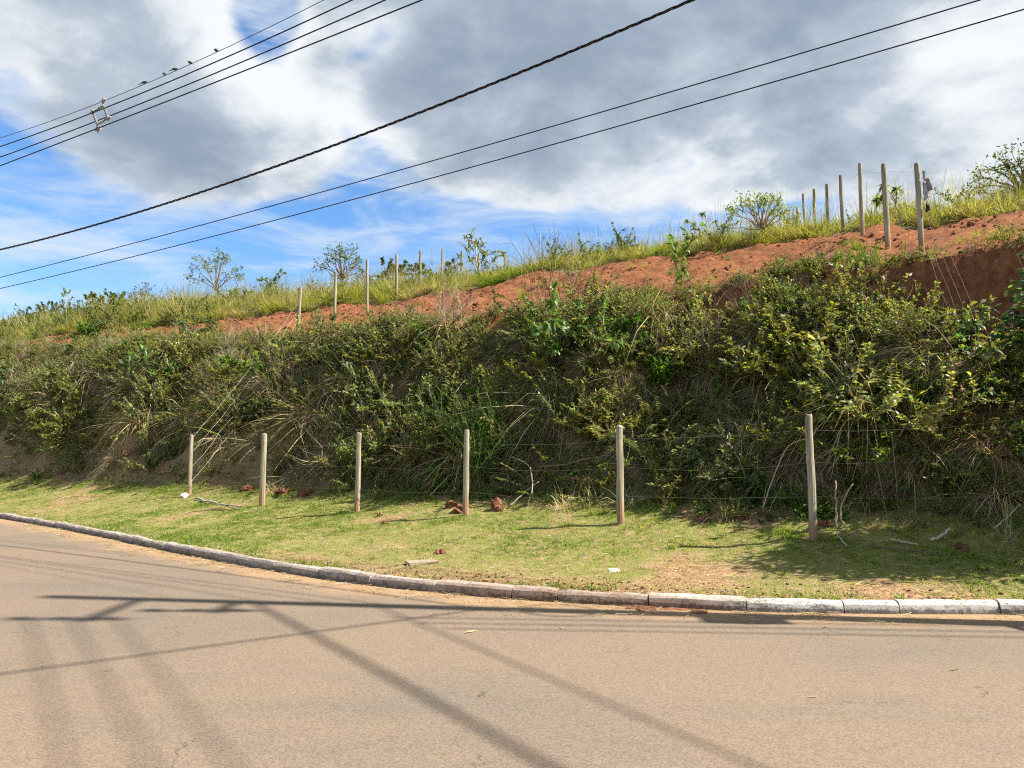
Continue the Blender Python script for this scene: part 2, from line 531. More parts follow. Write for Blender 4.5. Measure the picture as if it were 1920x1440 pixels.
def kerb_material():
    m, k = mat("limewashed_concrete")
    pos = k.n('ShaderNodeNewGeometry').outputs['Position']
    x, y, z = k.n('ShaderNodeSeparateXYZ', {0: pos}).outputs
    rnd = k.n('ShaderNodeObjectInfo').outputs['Random']
    n1 = k.noise(pos, 4.0, 6.0, 0.65)
    n2 = k.noise(pos, 22.0, 6.0, 0.7)
    white = k.mix(k.step(n2, 0.3, 0.7), (0.36, 0.34, 0.31, 1), (0.60, 0.58, 0.55, 1))
    conc = k.mix(k.step(n2, 0.3, 0.7), (0.22, 0.18, 0.15, 1), (0.45, 0.38, 0.325, 1))
    # paint survives on the right-hand stones and along the upper edge
    keep = k.m('ADD', k.step(x, 1.2, 2.6, -0.10, 0.42), k.m('ADD', k.step(z, 0.06, 0.14, 0.0, 0.30), k.m('MULTIPLY', k.m('SUBTRACT', n1, 0.5), 1.3)))
    keep = k.m('ADD', keep, k.m('MULTIPLY', k.m('SUBTRACT', rnd, 0.5), 0.2))
    c = k.mix(k.step(keep, 0.18, 0.42), conc, white)
    # red mud on the stones in the middle, black mildew near the ground and the joints
    mud = k.m('MULTIPLY', k.m('MULTIPLY', k.step(x, -1.6, -0.2), k.step(x, 2.9, 1.9)), k.step(k.m('ADD', n1, k.m('MULTIPLY', z, -2.2)), 0.02, 0.42))
    c = k.mix(k.m('MULTIPLY', mud, 0.7), c, (0.33, 0.20, 0.125, 1))
    dark = k.step(k.m('ADD', k.m('ADD', k.m('MULTIPLY', n2, 0.6), k.m('MULTIPLY', n1, 0.4)), k.m('MULTIPLY', z, -1.7)), 0.36, 0.48)
    c = k.mix(k.m('MULTIPLY', dark, 0.75), c, (0.055, 0.045, 0.038, 1))
    sp = k.m('MULTIPLY', k.step(k.noise(pos, 40.0, 4.0, 0.65), 0.56, 0.64), k.step(n1, 0.42, 0.6))
    c = k.mix(k.m('MULTIPLY', sp, 0.8), c, (0.05, 0.043, 0.04, 1))
    finish(k, c, 0.9, 0.15, n2, 0.5, 0.01)
    return m


def wood_material():
    m, k = mat("weathered_post_wood")
    o = k.n('ShaderNodeTexCoord').outputs['Object']
    rnd = k.n('ShaderNodeObjectInfo').outputs['Random']
    s = k.n('ShaderNodeVectorMath', {0: o, 1: k.xyz(rnd, k.m('MULTIPLY', rnd, 9.0), k.m('MULTIPLY', rnd, 31.0))}, operation='ADD').outputs[0]
    gr = k.noise(k.n('ShaderNodeMapping', {'Vector': s, 'Scale': (30.0, 30.0, 1.3)}).outputs[0], 1.0, 5.0, 0.65)
    kn = k.noise(s, 4.5, 5.0, 0.6)
    c = k.mix(k.step(gr, 0.30, 0.70), (0.16, 0.135, 0.095, 1), (0.44, 0.385, 0.28, 1))
    c = k.mix(k.m('MULTIPLY', k.step(kn, 0.5, 0.75), 0.45), c, (0.24, 0.235, 0.175, 1))
    c = k.mix(k.step(gr, 0.26, 0.18), c, (0.05, 0.04, 0.03, 1))
    z = k.n('ShaderNodeSeparateXYZ', {0: o}).outputs[2]
    dirt = k.step(k.m('ADD', z, k.m('MULTIPLY', k.m('SUBTRACT', kn, 0.5), 0.5)), 0.42, 0.10)
    c = k.mix(k.m('MULTIPLY', dirt, 0.7), c, (0.30, 0.155, 0.075, 1))
    finish(k, c, 0.85, 0.15, gr, 0.5, 0.01)
    return m


def clod_material(name="red_earth", gain=1.0):
    m, k = mat(name)
    pos = k.n('ShaderNodeNewGeometry').outputs['Position']
    n2 = k.noise(pos, 14.0, 6.0, 0.7)
    c = k.mix(k.step(n2, 0.3, 0.7), (0.11 * gain, 0.048 * gain, 0.028 * gain, 1), (0.25 * gain, 0.115 * gain, 0.065 * gain, 1))
    finish(k, c, 0.95, 0.1, n2, 0.8, 0.03)
    return m


M_GROUND, M_ROAD, M_KERB, M_WOOD, M_CLOD = ground_material(), road_material(), kerb_material(), wood_material(), clod_material()

M_CRUMB = clod_material("pale_red_earth", 1.2)

# ------------------------------------------------------------------ ground, road, kerb


def soil_masks(u, v):
    u, v = np.asarray(u, float), np.asarray(v, float)
    q = v - vkerb(u)
    v = v - bend(u)
    e = 0.7 * fbm(u * 0.45, v * 0.45, 41, 4)
    vr = np.interp(u, [-20, 2, 12, 20, 30, 38, 48], [20.0, 19.7, 20.3, 19.9, 17.9, 17.0, 15.8])
    red = sstep(14.1, 14.5, v + 0.4 * e) * sstep(vr + 0.25, vr - 0.25, v + e) * sstep(50, 42, u + 3 * e)
    gul = np.exp(-((u - 1.1 - 0.3 * (v - 13.8)) / 0.85) ** 2) * sstep(12.8, 13.2, v) * sstep(15.0, 14.6, v)
    lip = sstep(5.5, 3.5, u) * sstep(14.36, 14.46, v + 0.25 * e) * sstep(14.9, 14.6, v)
    red = np.maximum(red, np.maximum(sstep(0.35, 0.6, gul), lip))
    vt = vtoe(u)
    lawn = sstep(0.02, 0.1, q) * sstep(vt + 0.25, vt - 0.25, v + 0.4 * e)
    lawn = np.maximum(lawn, 0.7 * sstep(19, 22, v))
    p = fbm(u * 0.8 + 3, v * 0.8, 44, 4)
    mid = np.exp(-((u - 5.2) / 3.4) ** 2) * sstep(2.4, 0.4, q)
    bare = lawn * sstep(13, 12, v) * np.clip(sstep(0.36, 0.66, p + 0.38 * mid) + 0.6 * sstep(0.25, 0.05, q) * sstep(12, 8, u), 0, 1)
    bare = np.maximum(bare, lawn * 0.9 * sstep(0.75, 0.15, q + 0.35 * p) * sstep(2.4, 3.6, u) * sstep(10.5, 8.0, u))
    toe = sstep(vt - 0.5, vt + 0.1, v) * sstep(vt + 2.0, vt + 1.1, v) * sstep(11, 15, u)
    bare = np.maximum(bare, 0.75 * toe)
    bare = np.maximum(bare, 0.8 * sstep(vt - 0.9, vt - 0.2, v) * sstep(vt + 0.6, vt, v) * sstep(0.05, 0.4, p))
    return red, lawn, bare


def build_ground():
    us = np.concatenate([[-600, -250, -120, -70, -45, -30, -20, -14, -10, -8], np.arange(-6, 46, 0.13), np.arange(46, 84, 0.4), [90, 100, 120, 150, 200, 300, 600]])
    qs = np.concatenate([[-600, -300, -120, -60, -40, -25, -16, -10, -5, -2, -0.6, 0.0, 0.03, 0.06, 0.09, 0.12, 0.16, 0.22], np.arange(0.32, 14.5, 0.11), np.arange(14.6, 24, 0.3), [26, 29, 34, 42, 55, 75, 110, 170, 280, 500]])
    U, Q = np.meshgrid(us, qs, indexing='ij')
    V = Q + vkerb(U) * sstep(700, 30, np.abs(Q))
    x, y = uv2xy(U, V)
    z = height(U, V)
    red, lawn, bare = soil_masks(U, V)
    g = Geo()
    nq = len(qs)
    i = np.arange(len(us) - 1)[:, None] * nq
    j = np.arange(nq - 1)[None, :]
    F = np.stack([i + j, i + j + 1, i + nq + j + 1, i + nq + j], -1).reshape(-1, 4)
    g.add(np.stack([x, y, z], -1), F[:, ::-1], np.stack([red, lawn, bare], -1).reshape(-1, 3))
    me = g.mesh("ground", M_GROUND, True)
    link("ground", me, kind="structure", label="hillside of red soil and grass rising behind the road")


def build_road():
    us = np.concatenate([np.arange(-60, -6, 2.0), np.arange(-6, 30, 0.1), np.arange(30, 92, 1.0)])
    qs = np.array([0.05, -0.05, -0.15, -0.3, -0.5, -0.8, -1.2, -2, -3, -5, -8, -12, -16])
    U, Q = np.meshgrid(us, qs, indexing='ij')
    V = Q + vkerb(U)
    x, y = uv2xy(U, V)
    # true distance from the kerb line
    sl = np.gradient(vkerb(us), us)
    dist = np.maximum(-Q, 0) / np.sqrt(1 + sl ** 2)[:, None]
    nq = len(qs)
    i = np.arange(len(us) - 1)[:, None] * nq
    j = np.arange(nq - 1)[None, :]
    F = np.stack([i + j, i + j + 1, i + nq + j + 1, i + nq + j], -1).reshape(-1, 4)
    g = Geo()
    kd = np.clip(dist / 4, 0, 1).ravel()
    g.add(np.stack([x, y, np.zeros_like(x)], -1), F, np.stack([kd, kd, kd], 1))
    link("road", g.mesh("road", M_ROAD, True), kind="structure", label="sandy brown asphalt road curving to the left")


def build_kerb():
    root = link("kerb", None, kind="structure", label="worn limewashed concrete kerb along the curved road")
    us = np.arange(-8, 48, 0.02)
    x, y = uv2xy(us, vkerb(us))
    s = np.concatenate([[0], np.cumsum(np.hypot(np.diff(x), np.diff(y)))])
    # rounded section: (across, up), front face towards the road
    sec = np.array([(0.0, -0.05), (0.004, 0.06), (0.016, 0.105), (0.04, 0.130), (0.07, 0.138), (0.125, 0.140), (0.13, -0.05)])
    pos, rr = 0.3, random.Random(5)
    while pos < s[-1] - 1.2:
        ln = 0.97 + rr.uniform(-0.03, 0.03)
        if rr.random() < 0.12:
            ln *= 0.55
        if pos > 34:
            ln = 0.97
        sa = np.linspace(pos, pos + ln - 0.011, 6)
        px, py = np.interp(sa, s, x), np.interp(sa, s, y)
        tx, ty = np.gradient(px), np.gradient(py)
        tl = np.hypot(tx, ty)
        tx, ty = tx / tl, ty / tl
        nx, ny = ty, -tx                       # towards the verge
        if (nx[0] * NV[0] + ny[0] * NV[1]) < 0:
            nx, ny = -nx, -ny
        dz, dn = rr.uniform(-0.022, 0.002), rr.uniform(-0.008, 0.008)
        V = np.zeros((6, len(sec), 3))
        for a, (ac, up) in enumerate(sec):
            chip = np.array([rr.uniform(-0.007, 0.004) for _ in range(6)]) if up > 0.05 else 0
            V[:, a, 0], V[:, a, 1] = px + nx * (ac + dn), py + ny * (ac + dn)
            V[:, a, 2] = up + dz + chip
        if True:
            V[0, 2:6, 2] -= rr.uniform(0.0, 0.008)
            V[-1, 2:6, 2] -= rr.uniform(0.0, 0.008)
        org = np.array([px[0], py[0], 0.0])
        m = len(sec)
        F = []
        for i in range(5):
            for a in range(m - 1):
                F.append([i * m + a, (i + 1) * m + a, (i + 1) * m + a + 1, i * m + a + 1])
        g = Geo()
        g.add((V - org).reshape(-1, 3), F, (0.5, 0.5, 0.5))
        g.f.append(list(range(m))[::-1])
        g.f.append([5 * m + a for a in range(m)])
        link("kerb_stone", g.mesh("kerb_stone", M_KERB, False), root, org)
        pos += ln
    return root


build_ground()
build_road()
build_kerb()

# ------------------------------------------------------------------ plants: growing shapes
LUSH = [(0.09, 0.19, 0.026), (0.115, 0.22, 0.034), (0.075, 0.155, 0.024)]
MIDG = [(0.135, 0.195, 0.042), (0.11, 0.165, 0.036), (0.165, 0.22, 0.05)]
YELG = [(0.27, 0.29, 0.058), (0.215, 0.26, 0.05), (0.33, 0.31, 0.08)]
OLIV = [(0.23, 0.24, 0.07), (0.185, 0.20, 0.06), (0.28, 0.265, 0.085)]
DARK = [(0.036, 0.066, 0.022), (0.048, 0.082, 0.028)]
STRW = [(0.47, 0.37, 0.20), (0.39, 0.30, 0.16), (0.54, 0.44, 0.26)]
GREY = [(0.35, 0.285, 0.205), (0.27, 0.215, 0.155), (0.43, 0.36, 0.265)]
BRWN = [(0.18, 0.122, 0.072), (0.135, 0.092, 0.06), (0.235, 0.16, 0.09)]
PALE = [(0.20, 0.245, 0.11), (0.16, 0.205, 0.10)]

LAWN = [(0.25, 0.33, 0.05), (0.20, 0.30, 0.045), (0.31, 0.35, 0.07)]

LEAFP = (0.15, 0.95, 0.85, 0.06)
BLADEP = (0.8, 1.0, 0.75, 0.12)


def rand_dir(n, lo, hi):
    """unit vectors at elevation lo..hi (radians)"""
    a = R.uniform(0, 2 * np.pi, n)
    e = R.uniform(lo, hi, n)
    return np.stack([np.cos(a) * np.cos(e), np.sin(a) * np.cos(e), np.sin(e)], 1)


def g_tussock(g, n, L, base, lo, hi, droop, W, pal, val=0.25):
    a = R.uniform(0, 2 * np.pi, n)
    r = base * np.sqrt(R.uniform(0, 1, n))
    P = np.stack([np.cos(a) * r, np.sin(a) * r, np.full(n, -0.03)], 1)
    D = rand_dir(n, lo, hi)
    D[:, :2] += P[:, :2] / max(base, 1e-3) * 0.25
    ribbons(g, P, D, L * R.uniform(0.45, 1.05, n), W * R.uniform(0.6, 1.3, n), BLADEP, droop * R.uniform(0.3, 1.5, n), jit(pal, n, 0.08, val))


def curve_path(p, d, L, n, bend, droop):
    """a wandering stem"""
    pts = [np.array(p, float)]
    d = unit(np.array(d, float))
    for i in range(n):
        d = unit(d + R.normal(0, bend, 3) + np.array([0, 0, -droop]))
        pts.append(pts[-1] + d * L / n)
    return np.array(pts)


def g_leaves_on(gl, pts, n, ln, wd, pal, droop=0.25, out=0.9, start=0.25, up=0.2, prof=LEAFP):
    """n leaves spread along a stem path"""
    s = R.uniform(start, 1.0, n) * (len(pts) - 1)
    i = np.minimum(s.astype(int), len(pts) - 2)
    f = (s - i)[:, None]
    P = pts[i] * (1 - f) + pts[i + 1] * f
    T = unit(pts[i + 1] - pts[i])
    D = T * 0.45 + out * rand_dir(n, -0.5, 0.9) + np.array([0, 0, up])
    ribbons(gl, P, D, ln * R.uniform(0.6, 1.2, n), wd * R.uniform(0.7, 1.2, n), prof, droop * R.uniform(0, 2, n), jit(pal, n, 0.1, 0.25), twist=R.uniform(-0.8, 0.8, n))


def g_shrub(gs, gl, stems, H, lo, hi, leaves, ln, wd, pal, bark=GREY, bend=0.18, droop=0.06, side=3, r0=0.006, base=0.06, ldroop=0.25, start=0.25, out=0.9):
    for k in range(stems):
        a = R.uniform(0, 2 * np.pi)
        p = (math.cos(a) * base * R.random(), math.sin(a) * base * R.random(), -0.04)
        L = H * R.uniform(0.65, 1.1)
        pts = curve_path(p, rand_dir(1, lo, hi)[0], L, 6, bend, droop)
        c = jit(bark, 1)[0]
        tube(gs, pts, np.linspace(r0, r0 * 0.35, 7), 3, c, False)
        g_leaves_on(gl, pts, leaves, ln, wd, pal, ldroop, out, start)
        for q in range(side):
            i = R.integers(1, 6)
            d2 = unit(pts[i + 1 if i < 6 else i] - pts[i - 1]) + rand_dir(1, -0.2, 1.0)[0] * 0.9
            p2 = curve_path(pts[i], d2, L * R.uniform(0.25, 0.5), 4, bend, droop)
            tube(gs, p2, np.linspace(r0 * 0.55, r0 * 0.25, 5), 3, c, False)
            g_leaves_on(gl, p2, int(leaves * 0.6), ln, wd, pal, ldroop, out, 0.1)


def g_fronds(gs, gl, n, L, pal, lo=0.1, hi=1.0, pin=14, pl=0.07, pw=0.016, base=0.05, bark=BRWN):
    """arching compound leaves with two rows of leaflets"""
    for k in range(n):
        d = rand_dir(1, lo, hi)[0]
        p = np.array([R.normal(0, base), R.normal(0, base), 0.0])
        pts = curve_path(p, d, L * R.uniform(0.6, 1.1), 6, 0.06, 0.10)
        tube(gs, pts, np.linspace(0.004, 0.0015, 7), 3, jit(bark, 1)[0], False)
        s = np.linspace(0.15, 0.98, pin)
        i = np.minimum((s * 6).astype(int), 5)
        f = (s * 6 - i)[:, None]
        P = pts[i] * (1 - f) + pts[i + 1] * f
        T = unit(pts[i + 1] - pts[i])
        S = unit(np.cross(T, np.array([0, 0, 1.0])))
        c0 = jit(pal, 1, 0.08, 0.2)[0]
        for sg in (-1, 1):
            ribbons(gl, P, S * sg + T * 0.45 + R.normal(0, 0.1, (pin, 3)), pl * (1 - 0.45 * s) * R.uniform(0.8, 1.1, pin), np.full(pin, pw), LEAFP, np.full(pin, 0.15),
                    np.clip(c0 * (1 + R.normal(0, 0.12, (pin, 1))), 0.01, 0.7))


def g_twigs(gs, n, H, lo, hi, pal, bend=0.2, droop=0.03, r0=0.005, side=4, base=0.08):
    for k in range(n):
        p = (R.normal(0, base), R.normal(0, base), -0.04)
        pts = curve_path(p, rand_dir(1, lo, hi)[0], H * R.uniform(0.5, 1.1), 7, bend, droop)
        c = jit(pal, 1)[0]
        tube(gs, pts, np.linspace(r0, r0 * 0.3, 8), 3, c, False)
        for q in range(side):
            i = R.integers(1, 7)
            p2 = curve_path(pts[i], unit(pts[i] - pts[i - 1]) + rand_dir(1, -0.3, 0.9)[0] * 0.8, H * R.uniform(0.15, 0.4), 4, bend * 1.3, droop)
            tube(gs, p2, np.linspace(r0 * 0.5, r0 * 0.2, 5), 3, c, False)


# ------------------------------------------------------------------ scattered ground cover (stuff): small prototypes set out over the terrain
def proto_mesh(name, gl, gs=None, ml=None, ms=None):
    me = gl.mesh(name, ml)
    if gs is not None and gs.n:
        nf = len(gl.f)
        gl.add(np.concatenate(gs.v), np.zeros((0, 4), int), np.concatenate(gs.c))
        off = gl.n - gs.n
        gl.f.extend([[i + off for i in f] for f in gs.f])
        bpy.data.meshes.remove(me)
        me = gl.mesh(name, ml)
        me.materials.append(ms)
        idx = np.zeros(len(gl.f), dtype=np.int32)
        idx[nf:] = 1
        me.polygons.foreach_set("material_index", idx)
    return me


def scatter(name, label, protos, P, rot, scl, idx):
    """one stuff object whose modifier sets the prototype meshes out at points P"""
    src = bpy.data.collections.new(name + "_shapes")
    for i, me in enumerate(protos):
        src.objects.link(bpy.data.objects.new("%s_shape_%02d" % (name, i), me))
    me = bpy.data.meshes.new(name)
    me.from_pydata(np.asarray(P).tolist(), [], [])
    for nm, tp, key, arr in (("rot", 'FLOAT_VECTOR', "vector", rot), ("scl", 'FLOAT', "value", scl), ("pick", 'INT', "value", idx)):
        a = me.attributes.new(nm, tp, 'POINT')
        a.data.foreach_set(key, np.asarray(arr, dtype=np.int32 if tp == 'INT' else np.float32).ravel())
    o = link(name, me, kind="stuff", label=label)
    t = bpy.data.node_groups.new(name + "_scatter", 'GeometryNodeTree')
    t.interface.new_socket("Geometry", in_out='INPUT', socket_type='NodeSocketGeometry')
    t.interface.new_socket("Geometry", in_out='OUTPUT', socket_type='NodeSocketGeometry')
    nd = t.nodes.new
    gi, go = nd('NodeGroupInput'), nd('NodeGroupOutput')
    ci = nd('GeometryNodeCollectionInfo')
    ci.inputs['Collection'].default_value = src
    ci.inputs['Separate Children'].default_value = True
    ci.inputs['Reset Children'].default_value = True
    ip = nd('GeometryNodeInstanceOnPoints')

    def attr(n, tp):
        a = nd('GeometryNodeInputNamedAttribute')
        a.data_type = tp
        a.inputs['Name'].default_value = n
        return a.outputs['Attribute']
    er = nd('FunctionNodeEulerToRotation')
    L = t.links.new
    L(gi.outputs[0], ip.inputs['Points'])
    L(ci.outputs[0], ip.inputs['Instance'])
    ip.inputs['Pick Instance'].default_value = True
    L(attr("pick", 'INT'), ip.inputs['Instance Index'])
    L(attr("rot", 'FLOAT_VECTOR'), er.inputs[0])
    L(er.outputs[0], ip.inputs['Rotation'])
    L(attr("scl", 'FLOAT'), ip.inputs['Scale'])
    L(ip.outputs[0], go.inputs[0])
    md = o.modifiers.new("scatter", 'NODES')
    md.node_group = t
    return o


def eulers(yaw, tilt, axis_dir):
    """turn by yaw about z, then lean by tilt towards the horizontal direction axis_dir (radians)"""
    cy, sy = np.cos(yaw), np.sin(yaw)
    ax, ay = -np.sin(axis_dir), np.cos(axis_dir)
    c, s = np.cos(tilt), np.sin(tilt)
    C = 1 - c
    T = np.empty((len(yaw), 3, 3))
    T[:, 0, 0], T[:, 0, 1], T[:, 0, 2] = c + ax * ax * C, ax * ay * C, ay * s
    T[:, 1, 0], T[:, 1, 1], T[:, 1, 2] = ax * ay * C, c + ay * ay * C, -ax * s
    T[:, 2, 0], T[:, 2, 1], T[:, 2, 2] = -ay * s, ax * s, c
    Z = np.zeros_like(T)
    Z[:, 0, 0], Z[:, 0, 1], Z[:, 1, 0], Z[:, 1, 1], Z[:, 2, 2] = cy, -sy, sy, cy, 1
    M = T @ Z
    return np.stack([np.arctan2(M[:, 2, 1], M[:, 2, 2]), -np.arcsin(np.clip(M[:, 2, 0], -1, 1)), np.arctan2(M[:, 1, 0], M[:, 0, 0])], 1)


OUTWARD = math.atan2(-NV[1], -NV[0])      # horizontal direction from the bank towards the road


def in_view(u, v, extra=2.5):
    """keep to what the picture and a step to either side of it can show"""
    x, y = uv2xy(u, v)
    return (y > 1) & (x < 0.70 * y + extra) & (x > -0.70 * y - extra)


def lawn_grass():
    protos = []
    for i in range(6):
        g = Geo()
        pal = [LAWN, LAWN + LUSH[:2], LAWN + YELG[2:] + STRW[:1], STRW + LAWN[:1], LUSH + LAWN, STRW][i]
        g_tussock(g, 24, [0.085, 0.10, 0.075, 0.07, 0.14, 0.08][i], 0.06, 0.3, 1.4, 0.4, 0.0075, pal)
        protos.append(g.mesh("grass_tuft", M_GRASS if i < 3 or i == 4 else M_DRY))
    n = 210000
    u = R.uniform(-3, 34, n)
    v = R.uniform(6.4, 12.9, n)
    q = v - vkerb(u)
    red, lawn, bare = soil_masks(u, v)
    vt = vtoe(u)
    den = sstep(0.07, 0.14, q) * sstep(vt + 0.5, vt - 0.2, v) * (1 - 0.5 * bare)
    den *= 0.45 + 0.55 * sstep(-0.4, 0.3, fbm(u * 1.7, v * 1.7, 61, 3))
    keep = (R.random(n) < den * np.clip(1.25 - u / 34, 0.3, 1)) & in_view(u, v)
    u, v, q = u[keep], v[keep], q[keep]
    m = len(u)
    p = 0.17 + fbm(u * 0.7, v * 0.7, 62, 4) + R.normal(0, 0.22, m) - 0.5 * np.exp(-((u - 6.5) / 4.0) ** 2) * sstep(3.0, 0.6, q) + 0.16 * sstep(11, 15, u) + 0.25 * sstep(2.2, 0.8, u)
    idx = np.select([p < -0.45, p < -0.22, p < 0.0, p < 0.22, p < 0.45], [5, 3, 2, 0, 1], 4)
    idx[(R.random(m) < 0.06)] = 4
    bb = R.random(m) < 0.85 * bare[keep]
    idx[bb] = np.where(R.random(bb.sum()) < 0.6, 5, 3)
    x, y = uv2xy(u, v)
    scl = R.uniform(0.55, 1.15, m) * (0.75 + 0.5 * sstep(vtoe(u) - 1.2, vtoe(u), v)) * (0.8 + 0.5 * sstep(0.1, 0.6, fbm(u * 2.1, v * 2.1, 63, 2)))
    rot = eulers(R.uniform(0, 6.28, m), R.uniform(0, 0.3, m), R.uniform(0, 6.28, m))
    n3 = 1500
    u3 = R.uniform(-2, 30, n3)
    k3 = R.random(n3) < 0.15 + 0.85 * sstep(-0.1, 0.3, fbm(u3 * 1.4, 5.0, 64, 3))
    u3 = u3[k3]
    v3 = vkerb(u3) + R.uniform(0.11, 0.19, len(u3))
    x3, y3 = uv2xy(u3, v3)
    m3 = len(u3)
    x, y, u, v = np.concatenate([x, x3]), np.concatenate([y, y3]), np.concatenate([u, u3]), np.concatenate([v, v3])
    idx = np.concatenate([idx, R.choice([2, 3, 5, 0, 1], m3)])
    scl = np.concatenate([scl, R.uniform(0.8, 1.6, m3)])
    rot = np.concatenate([rot, eulers(R.uniform(0, 6.28, m3), R.uniform(0.3, 0.9, m3), OUTWARD + R.normal(0, 0.5, m3))])
    scatter("verge_grass", "short patchy green and straw coloured grass on the verge between kerb and bank", protos, np.stack([x, y, height(u, v) - 0.004], 1), rot, scl, idx)


def slope_grass():
    protos = []
    for i in range(6):
        g = Geo()
        pal = [YELG + OLIV[:1], YELG + STRW[:1], OLIV + YELG[:1], LUSH + YELG[:2], STRW + OLIV[:1], YELG][i]
        g_tussock(g, 90, [0.62, 0.75, 0.55, 0.55, 0.6, 0.85][i], 0.13, 0.55, 1.5, 0.42, 0.012, pal)
        g_tussock(g, 30, 0.3, 0.16, 0.0, 0.9, 0.3, 0.01, STRW + GREY)
        if i in (1, 4, 5):          # seed heads
            n = 7
            P = np.zeros((n, 3))
            ribbons(g, P, rand_dir(n, 1.1, 1.5), R.uniform(0.8, 1.15, n), np.full(n, 0.004), (1, 1, 1, 1), np.full(n, 0.1), jit(STRW + OLIV, n))
        protos.append(g.mesh("tall_grass", M_GRASS))
    for pal, ln in ((DARK + MIDG, 0.07), (MIDG + OLIV, 0.05)):
        gl, gs = Geo(), Geo()
        g_shrub(gs, gl, 10, 0.8, 0.3, 1.4, 40, ln, ln * 0.42, pal, BRWN)
        protos.append(proto_mesh("low_bush", gl, gs, M_LEAF, M_BARK))
    n = 24000
    u = R.uniform(-6, 84, n)
    v = 15.5 + 17 * R.beta(1.05, 1.5, n)
    red, lawn, bare = soil_masks(u, v + bend(u))
    clump = fbm(u * 1.1, v * 1.1, 73, 3)
    den = np.clip(1 - red * 1.2, 0.035, 1) * sstep(15.0, 16.0, v) * np.clip(1.5 - u / 90, 0.5, 1) * (0.35 + 0.65 * sstep(-0.3, 0.25, clump))
    keep = (R.random(n) < den) & in_view(u, v, 4)
    u, v, clump = u[keep], v[keep], clump[keep]
    m = len(u)
    x, y = uv2xy(u, v + bend(u))
    p = fbm(u * 0.5, v * 0.5, 71, 3) + R.normal(0, 0.26, m)
    idx = np.select([p < -0.4, p < -0.15, p < 0.05, p < 0.22, p < 0.4], [4, 2, 1, 0, 5], 3)
    bush = R.random(m) < 0.03 + 0.30 * sstep(24, 40, u) * sstep(0.0, 0.4, fbm(u * 0.22, v * 0.4, 74, 2)) + 0.25 * sstep(40, 55, u)
    idx[bush] = R.integers(6, 8, bush.sum())
    scl = R.uniform(0.55, 1.45, m) * (1 + 0.45 * clump) * (0.95 + 0.25 * sstep(22, 40, u)) * (1 - 0.5 * red[keep])
    rot = eulers(R.uniform(0, 6.28, m), R.uniform(0, 0.3, m), R.uniform(0, 6.28, m))
    scatter("hillside_grass", "tall yellow green grass covering the hilltop above the bare red soil", protos, np.stack([x, y, height(u, v + bend(u)) - 0.02], 1), rot, scl, idx)


